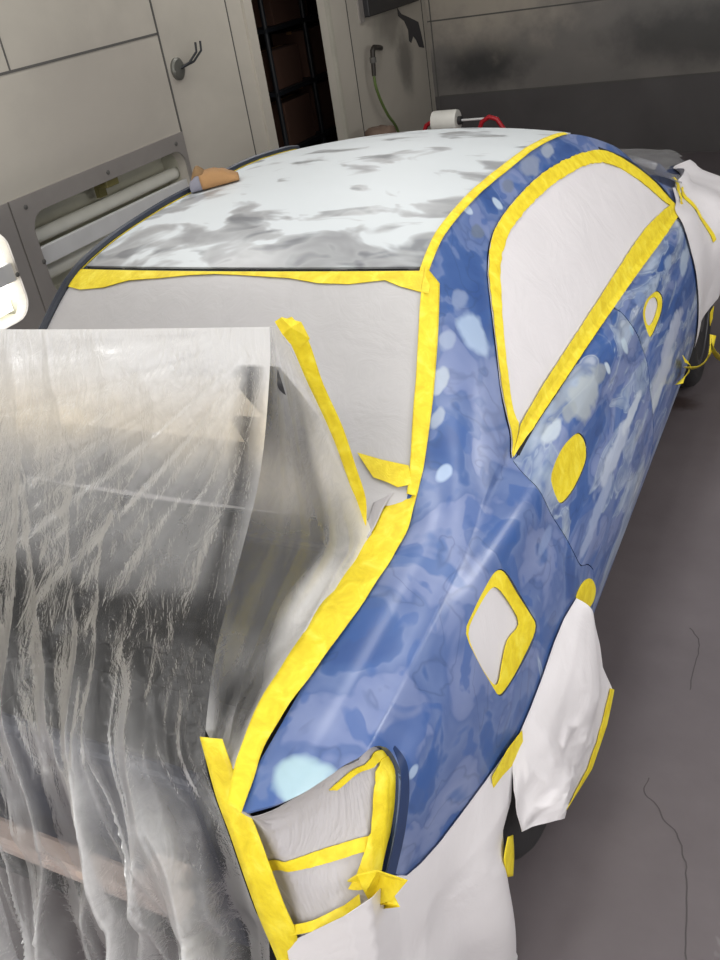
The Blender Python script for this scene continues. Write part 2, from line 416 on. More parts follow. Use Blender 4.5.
def top_f(y, u):
    y = np.atleast_1d(np.asarray(y, float)); u = np.atleast_1d(np.asarray(u, float))
    ex = pchip(ST, EDGE[:, 0], y); ez = pchip(ST, EDGE[:, 1], y)
    crown = np.interp(y, [.78, 1.31, 1.9, 2.6, 3.3, 4.5], [.035, .024, .030, .030, .05, .06])
    bow = np.interp(y, [.1, .78, 1.31, 2.0, 2.6, 3.3, 4.5], [-.02, -.09, -.078, 0, .06, .12, .12])
    k = 1-u*u
    return np.stack([u*ex, y+bow*k, ez+crown*k], -1)
SIDE = Surf(side_f, (.10, 4.5), (-.3, 10), 221, 104, (1, .095), (1, 0, .3))
TOP = Surf(top_f, (.5, 4.5), (-1.04, 1.04), 201, 61, (1, .6), (0, 0, 1))
sp = SIDE.poly; tp = TOP.poly

car = thing('car', (0, 2.25, 0), 'blue saloon car sanded for respray with pale primer roof and masked windows', 'car')
def loc(p): return tuple(np.asarray(p)-CARO)
def spot(u, v, r, c=srgb(200, 216, 222), st=(1, 1, 1)): return (loc(SIDE.at(u, v)), r, c, st)
Q_SPOTS = [spot(305, 781, .052, srgb(176, 206, 214), (1.2, 1, 1)), spot(474, 333, .050, srgb(168, 188, 214), (.8, 1.3, 2.0)), spot(443, 474, .018, srgb(176, 196, 222), (1, 1.6, 1)),
           spot(440, 380, .020, srgb(170, 182, 196), (.8, 2.8, 1.8)), spot(438, 418, .018, srgb(160, 172, 190), (.8, 2.6, 1.2)), spot(447, 340, .02, srgb(150, 164, 190), (.8, 2, 1.4)), spot(497, 203, .024, srgb(190, 206, 222)), spot(467, 209, .020, srgb(186, 202, 220)), spot(477, 232, .024, srgb(104, 116, 134), (1, 1.8, 1)),
           spot(530, 165, .040, srgb(140, 150, 172), (.8, 2.4, 1)), spot(548, 150, .030, srgb(160, 170, 186), (.8, 2.4, 1)), spot(508, 186, .024, srgb(112, 122, 142), (1, 2, 1)), spot(414, 772, .012, srgb(170, 190, 216), (1, 1.6, 1)), spot(460, 300, .022, srgb(130, 146, 180), (1, 2, 1.4)), spot(545, 540, .03, srgb(128, 146, 186), (.6, 2.2, .7))]
R_SPOTS = [spot(585, 395, .085, srgb(172, 180, 184), (.5, 1.9, .75)), spot(570, 412, .035, srgb(150, 158, 164), (.5, 1.8, 1)), spot(600, 372, .030, srgb(142, 150, 158), (.6, 2.0, 1)), spot(608, 368, .022, srgb(200, 214, 224)), spot(552, 432, .030, srgb(192, 204, 216), (.6, 2.8, .8)), spot(625, 345, .032, srgb(190, 208, 220)),
           spot(632, 330, .018, srgb(150, 180, 210)), spot(617, 450, .085, srgb(186, 196, 214), (.4, 2.9, .42)), spot(600, 505, .070, srgb(156, 170, 200), (.4, 2.6, .42)), spot(632, 412, .06, srgb(196, 206, 218), (.4, 2.6, .36)), spot(588, 540, .04, srgb(150, 164, 196), (.4, 2.4, .5))]
F_SPOTS = [spot(663, 375, .11, srgb(184, 192, 208), (.4, 2.6, .42)), spot(672, 335, .09, srgb(176, 184, 204), (.4, 2.8, .5)), spot(684, 262, .06, srgb(170, 186, 206), (.4, 1.8, .8)), spot(668, 262, .035, srgb(150, 168, 196), (.5, 2, .8)), spot(656, 400, .06, srgb(190, 200, 210), (.4, 2.2, .5)), spot(640, 298, .03, srgb(120, 140, 180), (.6, 2, 1))]
QP = body_paint('sanded blue quarter paint', (1.5, 1.3, 1.5), -.035, Q_SPOTS)
DP = body_paint('sanded blue door paint', (1.6, .8, 3.0), .145, R_SPOTS)
FP = body_paint('sanded blue front door paint', (1.6, .7, 3.4), .185, F_SPOTS)
ROOFP = roof_paint()

# window opening, fuel flap, handle cut-outs, shut lines, all found on the body side
WIN_OUT = catmull(sp([(511, 459), (506, 420), (497, 365), (490, 305), (487, 262), (492, 234), (508, 208), (532, 182), (560, 163), (583, 154), (604, 152), (628, 164), (654, 184), (676, 204)])[:], False, 3)
WIN_OUT = np.concatenate([WIN_OUT, sp([(680, 213), (664, 237), (632, 281), (600, 327), (560, 387), (532, 430)])])
WIN_IN = np.concatenate([catmull(sp([(517, 426), (511, 412), (506, 380), (501, 330), (499, 290), (499, 262), (505, 240), (520, 216), (543, 193), (568, 175), (590, 165), (608, 165), (628, 175), (652, 193), (668, 206)]), False, 3), sp([(646, 226), (613, 274), (579, 326), (540, 386)])])
FUEL = catmull(sp([(466, 634), (473, 612), (486, 586), (496, 571), (505, 571), (517, 589), (531, 613), (537, 626), (532, 645), (519, 670), (506, 691), (500, 696), (494, 689), (480, 665)]), True, 3)
HREAR = catmull(sp([(551, 480), (555, 463), (563, 447), (573, 436), (580, 433), (586, 442), (587, 457), (582, 473), (573, 491), (563, 503), (557, 499)]), True, 3)
HFRONT = catmull(sp([(643, 312), (646, 301), (652, 294), (658, 291), (663, 298), (662, 311), (657, 325), (651, 337), (647, 331), (644, 321)]), True, 3)
SHUT_R = catmull(sp([(513, 461), (529, 480), (545, 502), (558, 526), (570, 546), (576, 558), (581, 566), (588, 565), (593, 570)]), False, 4)
YD = SHUT_R[-1][0]
SHUT_M = catmull(sp([(621, 312), (630, 323), (640, 341), (647, 362), (650, 390)]), False, 4)
YM = SHUT_M[-1][0]
LAMP = catmull(sp([(248, 812), (278, 804), (303, 793), (328, 777), (350, 762), (368, 750), (380, 746), (391, 752), (400, 770), (401, 800), (396, 840), (387, 879)]), False, 4)
WC = (.935, .31); RA = .43
arch = []
for q in np.linspace(math.radians(197), math.radians(-8), 40):
    yy = WC[0]+RA*math.cos(q); zz = WC[1]+RA*math.sin(q)
    ts = np.linspace(5, 10, 300); pz = side_f(np.full(300, yy), ts)[:, 2]; arch.append((yy, ts[int(np.argmin(abs(pz-zz)))]))
arch_c = sp([(404, 881), (418, 869), (438, 847), (462, 817), (487, 784), (503, 761), (519, 741), (533, 711), (545, 680), (556, 647), (565, 624), (575, 604), (583, 589), (590, 580)])
arch = catmull(arch_c, False, 4)[::-1]
arch = np.concatenate([arch, [(1.29, 9.7)]])[::-1] if False else arch
BELT_T = 4.12
low_rear = [(LAMP[-1][0]+.02, LAMP[-1][1]+.05)]
quarter = np.concatenate([[(y, .0) for y in np.linspace(.13, 3.28, 60)], [(3.28, 3.9)], [(3.12, BELT_T)], [(y, BELT_T) for y in np.linspace(3.1, SHUT_R[0][0]+.03, 40)], SHUT_R, [(YD+.002, 8.0), (YD+.001, 9.6), (arch[0][0]+.012, 9.6), (arch[0][0]+.012, 8.6)], arch, low_rear[::-1], LAMP[::-1]])
off_y = np.array([.004, 0])
qo = pane(SIDE, 'body_side', quarter, QP, car, [WIN_OUT, FUEL], step=.028, thick=.006); qo['label'] = 'blotchy blue quarter panel with pillar and roof rail'
rdoor = np.concatenate([SHUT_R+off_y, [(YD+.006, 9.6)], [(YM-.004, 9.6)], (SHUT_M-off_y)[::-1], [(y, BELT_T+.04) for y in np.linspace(SHUT_M[0][0]-.006, SHUT_R[0][0]+.03, 14)]])
ro = pane(SIDE, 'rear_door', rdoor, DP, car, [HREAR], step=.026, thick=.006); ro['label'] = 'blue rear door with grey filler patches and open handle recess'
fdoor = np.concatenate([SHUT_M+off_y, [(YM+.004, 9.6), (3.14, 9.6), (3.16, 8), (3.15, 6), (3.10, BELT_T+.04)], [(y, BELT_T+.04) for y in np.linspace(3.06, SHUT_M[0][0]+.006, 10)]])
fo = pane(SIDE, 'front_door', fdoor, FP, car, [HFRONT], step=.026, thick=.006); fo['label'] = 'blue front door with long pale filler streaks'
# same panels on the far side of the car
pane(SIDE, 'body_side', quarter, QP, car, [WIN_OUT], mirror=True, step=.05, thick=.006)
dl = np.concatenate([SHUT_R+off_y, [(YD+.006, 9.6), (3.14, 9.6), (3.16, 8), (3.15, 6), (3.10, BELT_T+.04)], [(y, BELT_T+.04) for y in np.linspace(3.06, SHUT_R[0][0]+.03, 20)]])
cutm = YM
pane(SIDE, 'rear_door', rdoor, DP, car, mirror=True, step=.06, thick=.006)
pane(SIDE, 'front_door', fdoor, FP, car, mirror=True, step=.06, thick=.006)
for mir in (False, True):
    g = pane(SIDE, 'side_window', WIN_OUT, GLASS, car, mirror=mir, step=.05, off=-.012, thick=.004)
m = MB(); ym = np.concatenate([np.linspace(.80, 1.25, 12), np.linspace(1.3, 2.62, 30)]); m.tube(TOP.f(ym, np.full(len(ym), -1.012))+np.array([0, 0, .012]), .012, 8); m.build('roof_moulding', plain('dark roof moulding', (.018, .024, .04, 1), .4), car, True)
# dark inner skin seen in the shut lines, one side each
for mir in (False, True):
    inner = np.array([(1.30, 4.3), (3.2, 4.3), (3.2, 9.4), (YD+.03, 9.4), (YD-.02, 8.3), (YD-.06, 6.2)])
    pane(SIDE, 'door_frame', inner, DARK, car, mirror=mir, step=.07, off=-.022, thick=.004)
# seals along belt line and shut line
def ribbon(surf, name, path, w, mat, parent=None, off=.002, thick=.002, closed=False, step=.02, wob=0, jag=0, mirror=False):
    p = densify(path, False, .012, surf.sc)*surf.sc; d = np.gradient(p, axis=0); d /= np.linalg.norm(d, axis=1)[:, None]+1e-9
    nrm = np.stack([-d[:, 1], d[:, 0]], 1); ww = (np.interp(np.linspace(0, 1, len(p)), np.linspace(0, 1, len(w)), w) if hasattr(w, '__len__') else np.full(len(p), w))[:, None]
    ol = np.concatenate([p+nrm*ww/2, (p-nrm*ww/2)[::-1]])/surf.sc
    return pane(surf, name, ol, mat, parent, step=step, off=off, thick=thick, wob=wob, jag=jag, mirror=mirror)
ribbon(SIDE, 'window_seal', [(y, 4.13) for y in np.linspace(1.17, 3.12, 30)], .012, DARK, car, off=.001, step=.012)
ribbon(SIDE, 'pillar_seal', sp([(600, 150), (628, 161), (655, 181), (680, 206)]), .018, DARK, car, off=.003, step=.012)
# roof
RE = .982
roof_ol = np.concatenate([[(1.317, u) for u in np.linspace(-RE, RE, 24)], [(y, RE) for y in np.linspace(1.36, 2.62, 30)], [(2.64, u) for u in np.linspace(RE, -RE, 24)], [(y, -RE) for y in np.linspace(2.62, 1.36, 30)]])
po = pane(TOP, 'roof_panel', roof_ol, ROOFP, car, step=.04, off=.004, thick=.006); po['label'] = 'pale primer roof skin with grey sanded patches'
for sgn in (1, -1):
    ribbon(TOP, 'roof_seal', [(y, sgn*.993) for y in np.linspace(1.30, 2.62, 40)], .010, DARK, car, off=-.006, step=.02)
ribbon(TOP, 'roof_seal', [(1.302, u) for u in np.linspace(-1.0, 1.0, 40)], .022, DARK, car, off=-.002, step=.012)
rw = np.concatenate([[(.80, u) for u in np.linspace(-.97, .97, 20)], [(y, .985) for y in np.linspace(.86, 1.28, 10)], [(1.302, u) for u in np.linspace(.98, -.98, 20)], [(y, -.985) for y in np.linspace(1.28, .86, 10)]])
pane(TOP, 'rear_window', rw, GLASS, car, step=.05, off=-.006, thick=.004)
ws = np.concatenate([[(2.66, u) for u in np.linspace(-.97, .97, 20)], [(y, .97) for y in np.linspace(2.7, 3.22, 10)], [(3.25, u) for u in np.linspace(.97, -.97, 20)], [(y, -.97) for y in np.linspace(3.22, 2.7, 10)]])
pane(TOP, 'windscreen', ws, GLASS, car, step=.05, off=-.004, thick=.004)
hood = np.concatenate([[(3.30, u) for u in np.linspace(-1, 1, 20)], [(y, 1.0) for y in np.linspace(3.35, 4.4, 16)], [(4.44, u) for u in np.linspace(1, -1, 20)], [(y, -1.0) for y in np.linspace(4.4, 3.35, 16)]])
pane(TOP, 'bonnet', hood, NAVY, car, step=.06, off=.002, thick=.006)
WF = (3.55, .31)
fen = [(3.19, 1.0), (3.30, .1), (4.4, .1), (4.45, 4), (4.42, 7)]
fa = []
for q in np.linspace(0, math.pi, 24):
    yy = WF[0]+.40*math.cos(q); zz = WF[1]+.40*math.sin(q); ts = np.linspace(5, 10, 200); pz = side_f(np.full(200, yy), ts)[:, 2]; fa.append((yy, ts[int(np.argmin(abs(pz-zz)))]))
fen = np.array(fen+[(4.40, 8.5), (3.97, 8.9)]+fa+[(3.16, 8.9), (3.17, 8), (3.16, 6), (3.12, 4.2)])
for mir in (False, True): pane(SIDE, 'front_wing', fen, NAVY, car, mirror=mir, step=.06, off=-.002, thick=.006)
# rear edge fold beside the tail-lamp opening (unsanded navy lip)
edge = LAMP[-26:]
LL = LAMP; LAMP = LAMP[16:]
b = SIDE.f(LAMP[:, 0], LAMP[:, 1]); nl = SIDE.normal(LAMP[:, 0], LAMP[:, 1])
inw = b-nl*.035+np.array([-.012, .0, -.012]); V = np.concatenate([b, inw]); n = len(b)
F = [(i, i+1, n+i+1, n+i) for i in range(n-1)]; mesh('lamp_lip', V, F, NAVY, car); LAMP = LL
lipp = [(p[0], p[1]) for p in LAMP[-17:]]
ribbon(SIDE, 'lamp_edge', np.array(lipp)+np.array([.010, 0]), [.006, .02, .030, .030, .028], NAVY, car, off=.0015, thick=.001, step=.01)
# fuel recess and handle recesses: cup walls round each opening
def cup(hole, depth, mat, name, parent):
    a, bb = hole[:, 0], hole[:, 1]; P = SIDE.f(a, bb); Nn = SIDE.normal(a, bb); c = P.mean(0)
    P1 = P-Nn*depth; P1 = c+(P1-c)*.97-Nn.mean(0)*0; n = len(P)
    V = np.concatenate([P, P1, [P1.mean(0)]]); F = [(i, (i+1) % n, n+(i+1) % n, n+i) for i in range(n)]+[(n+i, n+(i+1) % n, 2*n) for i in range(n)]
    return mesh(name, V, F, mat, parent)
cup(FUEL, .03, NAVY, 'fuel_recess', car)
cup(HREAR, .022, NAVY, 'handle_recess', ro); cup(HFRONT, .022, NAVY, 'handle_recess', fo)
# wheels
def wheel(y, x, sgn, r=.31, w=.2):
    m = MB(); h = w/2
    prof = [(r*.64, -h*.9), (r*.72, -h), (r*.90, -h*.98), (r*.97, -h*.8), (r, -h*.55), (r, -h*.2), (r*.985, -h*.17), (r*.985, -h*.12), (r, -h*.1), (r, h*.1), (r*.985, h*.12), (r*.985, h*.17), (r, h*.2), (r, h*.55), (r*.97, h*.8), (r*.90, h*.98), (r*.72, h), (r*.64, h*.9)]
    m.lathe(prof, (x, y, r), 'x', 56); t = m.build('wheel', BLACK, car, True)
    k = MB(); hx = x+sgn*h*.72
    k.lathe([(r*.655, hx-.03), (r*.655, hx+.022), (r*.60, hx+.022), (r*.58, hx)], (0, y, r), 'x', 48)
    k.lathe([(.055, hx-.01), (.055, hx+.018), (.03, hx+.022)], (0, y, r), 'x', 24)
    for i in range(5):
        q = 2*math.pi*i/5; d = Vector((0, math.sin(q), math.cos(q))); s = Vector((0, math.cos(q), -math.sin(q))); c = Vector((hx+sgn*.004, y, r))
        V = [c+d*a+s*bq*(.028 if a < .1 else .02)+Vector((e, 0, 0)) for a in (.04, r*.61) for bq in (-1, 1) for e in (-.012, .012)]
        k.add(V, [(0, 1, 3, 2), (4, 6, 7, 5), (0, 4, 5, 1), (2, 3, 7, 6), (0, 2, 6, 4), (1, 5, 7, 3)])
    k.build('rim', plain('dull dark rim', (.10, .10, .105, 1), .5, .5), t)
for y in (WC[0], WF[0]):
    wheel(y, .785, 1); wheel(y, -.785, -1)
# floor pan, boot well, rear panel, bumper beam
m = MB(); m.box((-.64, .45, .20), (.64, 4.2, .26), .01); m.build('floor_pan', CAVITY, car)
m = MB(); m.box((-.60, .16, .30), (.60, .78, .33)); m.box((-.62, .16, .30), (-.60, .78, .90)); m.box((.60, .16, .30), (.62, .72, .88)); m.box((-.60, .76, .30), (.60, .78, .98)); m.build('boot_well', CAVITY, car)
m = MB(); m.box((-.60, .17, .36), (.50, .21, .84), .012); bp_ = m.build('rear_panel', plain('dark navy rear panel', (.008, .012, .03, 1), .4), car)
m = MB(); m.box((-.66, .075, .56), (.46, .13, .60), .012); m.box((-.5, .12, .565), (-.42, .18, .595)); m.box((.34, .12, .565), (.42, .18, .595)); m.build('bumper_beam', plain('pale bumper beam', (.40, .32, .28, 1), .5), car)
m = MB(); m.box((-.62, .70, .955), (.62, .80, .985), .01); m.build('parcel_shelf', CAVITY, car)
# open boot lid standing on its hinges
LIDM = plain('dark grey boot lid', srgb(52, 52, 56), .5)
LIPM = plain('pale primed lid edge', srgb(226, 216, 196), .5)
def lid_pt(x, s, d): return (x, .765-.165*s+.03*math.sin(math.pi*s)-d*.95, 1.035+.405*s-d*.3)
m = MB(); nx, ns = 20, 12; V = []; F = []
for d in (0, .03):
    for j in range(ns+1):
        for i in range(nx+1):
            w = .575-.012*(j/ns); x = -w+2*w*i/nx; V.append(lid_pt(x, j/ns, d))
q = (ns+1)*(nx+1)
for j in range(ns):
    for i in range(nx):
        a = j*(nx+1)+i; F += [(a, a+1, a+nx+2, a+nx+1), (q+a, q+a+nx+1, q+a+nx+2, q+a+1)]
for i in range(nx): F += [(i, q+i, q+i+1, i+1), (ns*(nx+1)+i, ns*(nx+1)+i+1, q+ns*(nx+1)+i+1, q+ns*(nx+1)+i)]
for j in range(ns):
    a = j*(nx+1); F += [(a, a+nx+1, q+a+nx+1, q+a)]; a += nx; F += [(a, q+a, q+a+nx+1, a+nx+1)]
lid = mesh('boot_lid', V, F, LIDM, car)
m = MB()
for s0, s1, x0, x1 in ((.04, .12, -.5, .5), (.84, .93, -.5, .5), (.12, .84, -.5, -.42), (.12, .84, .42, .5)):
    Vq = [lid_pt(x, s, d) for d in (.03, .045) for s in (s0, s1) for x in (x0, x1)]; m.add(Vq, [(0, 1, 3, 2), (4, 6, 7, 5), (0, 4, 5, 1), (2, 3, 7, 6), (0, 2, 6, 4), (1, 5, 7, 3)])
m.build('lid_frame', plain('grey boot lid frame', (.06, .06, .065, 1), .5), lid)
m = MB(); V = [lid_pt(x, q, d) for q, d in ((.50, .032), (.72, .05), (.98, .05), (1.0, .0)) for x in np.linspace(-.50, .50, 12)]; F = [(j*12+i, j*12+i+1, (j+1)*12+i+1, (j+1)*12+i) for j in range(3) for i in range(11)]
lo = mesh('lid_lip', V, F, LIPM, lid); lo['label'] = 'pale primed edge of the boot lid'
for sx in (-.53, .53):
    m = MB(); m.tube([(sx, .74, .90), (sx, .75, .98), (sx, .73, 1.05), (sx, .70, 1.12)], .014, 8); m.build('lid_hinge', DARK, lid, True)

# ------------------------------------------------------------------ masking on the car
FILM = film_mat('clear plastic sheet', .012, .30)
def sheet(name, surf, outline, mat, label, cat, **kw):
    return tag(pane(surf, name, outline, mat, None, **kw), label, cat)
sheet('masking_sheet', SIDE, WIN_OUT, WHITE, 'white masking sheet over the side windows, framed by yellow tape', 'masking sheet', step=.03, off=.004, thick=.001, wob=.004)
kk = 43
top_path = np.concatenate([WIN_OUT[:kk-3]])
ringtop = [p for p in WIN_OUT if True]
# tape round the rear, top and front of the opening; tape along the belt line
nA = 14*3-3
outerA = WIN_OUT[:40]; innerA = WIN_IN[1:43]
sheet('masking_tape', SIDE, np.concatenate([outerA, [WIN_OUT[40]], innerA[::-1]]), TAPE, 'yellow masking tape curving up over the side window sheet along the roof rail', 'masking tape', step=.012, off=.008, thick=.0015, jag=.002)
sheet('masking_tape', SIDE, np.concatenate([[WIN_OUT[0]], WIN_OUT[39:][::-1], WIN_IN[41:], [WIN_IN[0]]]), TAPE, 'yellow masking tape straight along the window sill above the door handles', 'masking tape', step=.012, off=.010, thick=.0015, jag=.002)
# fuel flap
ctr = FUEL.mean(0)
sheet('masking_sheet', SIDE, ctr+(FUEL-ctr)*.97, WHITE, 'small white masking sheet filling the fuel flap opening in the quarter panel', 'masking sheet', step=.015, off=-.008, thick=.001, wob=.004)
fin = catmull(sp([(470, 634), (478, 611), (490, 591), (499, 588), (512, 604), (520, 624), (509, 640), (504, 662), (500, 684), (492, 681), (479, 660)]), True, 3)
sheet('masking_tape', SIDE, ctr+(FUEL-ctr)*.985, TAPE, 'yellow masking tape framing the fuel flap opening', 'masking tape', holes=[fin], step=.010, off=-.003, thick=.0015, wob=.003)
# handle recesses
c = HREAR.mean(0); sheet('masking_tape', SIDE, c+(HREAR-c)*.98, TAPE, 'yellow masking tape patch filling the rear door handle recess', 'masking tape', step=.010, off=-.003, thick=.0015, wob=.003)
c = HFRONT.mean(0); hin = catmull(sp([(646, 312), (650, 300), (656, 297), (659, 304), (656, 316), (652, 324), (648, 324)]), True, 3)
sheet('masking_sheet', SIDE, c+(HFRONT-c)*.97, WHITE, 'scrap of white masking sheet in the front door handle recess', 'masking sheet', step=.012, off=-.007, thick=.001)
sheet('masking_tape', SIDE, c+(HFRONT-c)*.985, TAPE, 'yellow masking tape round the front door handle recess', 'masking tape', holes=[hin], step=.010, off=-.003, thick=.0015)
# roof ditch tape, right and left
ribbon_tape = lambda surf, path, w, label, **kw: tag(ribbon(surf, 'masking_tape', path, w, TAPE, **kw), label, 'masking tape')
DITCH = []
for sg, lb in ((1, 'yellow masking tape along the roof edge above the side window'), (-1, 'yellow masking tape along the far left roof edge')):
    DITCH.append((sg, lb))
# rear window paper and its tape
rwp = np.concatenate([[(.80, u) for u in np.linspace(-1.0, 1.0, 20)], [(y, 1.015) for y in np.linspace(.85, 1.27, 12)], [(1.292, u) for u in np.linspace(1.0, -1.0, 30)], [(y, -1.015) for y in np.linspace(1.27, .85, 12)]])
sheet('masking_paper', TOP, rwp, GREYP, 'grey white masking paper covering the rear window', 'masking paper', step=.03, off=.003, thick=.001, wob=.002)
topol = tp([(75, 290), (60, 290), (66, 280), (86, 272), (150, 272), (215, 272), (290, 272), (360, 272), (432, 272), (436, 285), (432, 292), (418, 293), (400, 288), (385, 282), (350, 286), (318, 285), (290, 279), (240, 276), (215, 275), (190, 276), (160, 279), (130, 280), (100, 288), (82, 291)])
topol = np.concatenate([[(1.299, u) for u in np.linspace(-1.0, 1.0, 40)], tp([(434, 285), (432, 292), (418, 293), (400, 288), (385, 282), (350, 286), (318, 285), (290, 280), (240, 277), (215, 276), (190, 277), (160, 280), (130, 282), (105, 289), (82, 291), (70, 288)])])
sheet('masking_tape', TOP, topol, TAPE, 'ragged yellow masking tape along the top of the rear window paper', 'masking tape', step=.012, off=.007, thick=.0015)
PENDING = []
yd = np.linspace(1.29, 2.58, 30)
def run_ditch():
    for sg, lb in DITCH:
        a3 = TOP.f(yd, np.full(30, sg*.985))+np.array([0, 0, .006]); b3 = SIDE.f(yd, np.interp(yd, [1.29, 2.0, 2.58], [.30, .30, .14]))*np.array([sg, 1, 1])+np.array([sg*.003, 0, .006])
        strip3('masking_tape', a3, b3, TAPE, lb, 'masking tape', n=3, wob=.001)

yq = np.linspace(.86, 1.315, 16)
for sg, lb in ((1, 'yellow masking tape down the right edge of the rear window paper'), (-1, 'yellow masking tape down the left edge of the rear window paper')):
    PENDING.append((sg, lb))
# wide tape band: window corner, then along the boot gutter to the tail corner
band = sp([(423, 470), (416, 501), (409, 530), (396, 554), (378, 583), (352, 622), (325, 660), (298, 697), (276, 730), (262, 757), (252, 788), (243, 816)])
inn = np.array([TOP.at(*p) for p in [(420, 440), (414, 465)]])
def edge_pts(pix, zf):
    return np.array([hit(u, v, 2, z) for (u, v), z in zip(pix, zf)])
outer3 = SIDE.f(band[:, 0], band[:, 1])+SIDE.normal(band[:, 0], band[:, 1])*.006
innpx = [(407, 466), (395, 488), (376, 516), (363, 535), (351, 560), (326, 598), (300, 637), (276, 674), (254, 712), (243, 742), (234, 768), (227, 804)]
gz = np.array([1.045, 1.02, 1.01, 1.0, .99, .985, .975, .965, .95, .94, .925, .905])
inner3 = edge_pts(innpx, gz)
def strip3(name, A, B, mat, label, cat, off=0, n=6, wob=.0, thick=.0015):
    A = catmull(A, False, 4); B = catmull(B, False, 4); V = []; F = []
    for k in range(n+1): V += list(A+(B-A)*k/n)
    V = np.array(V); N = len(A)
    if wob: V[:, 2] += wob*vnoise(V, 14)
    for k in range(n):
        for i in range(N-1): F.append((k*N+i, k*N+i+1, (k+1)*N+i+1, (k+1)*N+i))
    o = mesh(name, V, F, mat)
    md = o.modifiers.new('thickness', 'SOLIDIFY'); md.thickness = thick; md.offset = 0
    return tag(o, label, cat)
strip3('masking_tape', outer3, inner3, TAPE, 'wide yellow masking tape band along the boot gutter beside the blue quarter panel', 'masking tape', wob=.006)
rim_o = SIDE.poly(catmull(np.array([(438, 285), (437, 330), (433, 391), (428, 436), (423, 472), (416, 497)], float), False, 4)); rim_o = rim_o[np.argsort(-rim_o[:, 0])]
for sg, lb in PENDING:
    b3 = (SIDE.f(rim_o[:, 0], rim_o[:, 1])+SIDE.normal(rim_o[:, 0], rim_o[:, 1])*.006)*np.array([sg, 1, 1]); a3 = TOP.f(rim_o[:, 0], np.full(len(rim_o), sg*1.012))+np.array([0, -.004, .008])
    strip3('masking_tape', a3[::2], b3[::2], TAPE, lb, 'masking tape', wob=.002)
cor = tp([(358, 454), (382, 461), (409, 467), (412, 486), (398, 489), (388, 484), (374, 479)])
sheet('masking_tape', TOP, cor, TAPE, 'short yellow masking tape at the lower right corner of the rear window paper', 'masking tape', step=.012, off=.010, thick=.0015)

run_ditch()
# ---- tail-lamp paper: from the lamp edge inwards to the boot opening and down to the bumper line
LS = [((205, 735), .22), ((213, 765), .20), ((222, 797), .18), ((235, 832), .155), ((250, 876), .13), ((263, 912), .115), ((276, 943), .105)]
strip_r = np.array([hit(u, v, 1, y) for (u, v), y in LS])
lamp3 = SIDE.f(LAMP[:, 0], LAMP[:, 1])-SIDE.normal(LAMP[:, 0], LAMP[:, 1])*.02
left_e = strip_r[2:][::-1]
bot_e = np.array([strip_r[-1], hit(315, 937, 1, .10), hit(345, 925, 1, .12), hit(372, 905, 1, .16), lamp3[-1]])
topm = np.array([strip_r[2], hit(240, 800, 1, .15)])
ntop = 24
top_e = np.concatenate([[strip_r[2]], lamp3[:ntop]]); right_e = lamp3[ntop-1:][::-1]
lp_f0 = coons(bot_e, top_e, left_e, right_e)
def lp_f(u, v):
    P = lp_f0(u, v); u = np.atleast_1d(u); v = np.atleast_1d(v)
    w = np.sin(np.pi*np.clip(u, 0, 1))*np.sin(np.pi*np.clip(v, 0, 1))
    P = P.copy(); P[:, 1] += w*(.03+.018*vnoise(P, 9)); P[:, 0] -= .02*w
    return P
LPS = Surf(lp_f, (0, 1), (0, 1), 41, 41, (.26, .34), (.3, -1, .3))
sq = np.array([(0, 0), (1, 0), (1, 1), (0, 1)], float)
sheet('masking_paper', LPS, sq, SHADEP, 'crumpled grey masking paper stuffed over the tail lamp opening', 'masking paper', step=.012, thick=.001)
lpp = lambda pix: np.clip(LPS.poly(pix), -.02, 1.02)
def lamp_tape(path, w, label, off=.004, **kw): return ribbon_tape(LPS, catmull(lpp(path), False, 4), w, label, off=off, step=.008, **kw)
lamp_tape([(256, 872), (290, 865), (330, 854), (372, 842)], .026, 'yellow masking tape crossing the tail lamp paper', jag=.001)
lamp_tape([(332, 789), (352, 772), (374, 757), (386, 757)], [.016, .022, .026], 'yellow masking tape under the blue edge above the tail lamp paper', off=.005)
lamp_tape([(383, 757), (387, 775), (385, 805), (380, 835), (373, 868), (366, 890)], [.045, .066, .070, .070, .070], 'wide yellow masking tape down the outer edge of the tail lamp paper', off=.007, jag=.002)
lamp_tape([(276, 930), (312, 924), (345, 909), (360, 898)], .020, 'thin yellow masking tape along the bottom of the tail lamp paper', off=.012)
# bunched tape below the lamp opening
m = MB(); V = []; c0 = hit(375, 895, 1, .185)
tips = [(341, 884), (357, 874), (378, 870), (408, 880), (394, 895), (400, 907), (380, 908), (362, 928), (356, 906)]
V = [c0+np.array([.006, -.02, .006])]+[hit(u, v, 1, .175-.012*(i % 2)) for i, (u, v) in enumerate(tips)]
nt = len(tips); mid_ = [c0+(V[1+i]-c0)*.5+np.array([.004, -.012 if i % 2 else .010, .010*((i*7) % 3-1)]) for i in range(nt)]; V = V+mid_
F = [(0, 1+nt+i, 1+nt+(i+1) % nt) for i in range(nt)]+[(1+nt+i, 1+i, 1+(i+1) % nt, 1+nt+(i+1) % nt) for i in range(nt)]
o = mesh('masking_tape', V, F, TAPE, smooth=False); md = o.modifiers.new('thickness', 'SOLIDIFY'); md.thickness = .003
tag(o, 'crumpled star of yellow masking tape below the tail lamp paper', 'masking tape')
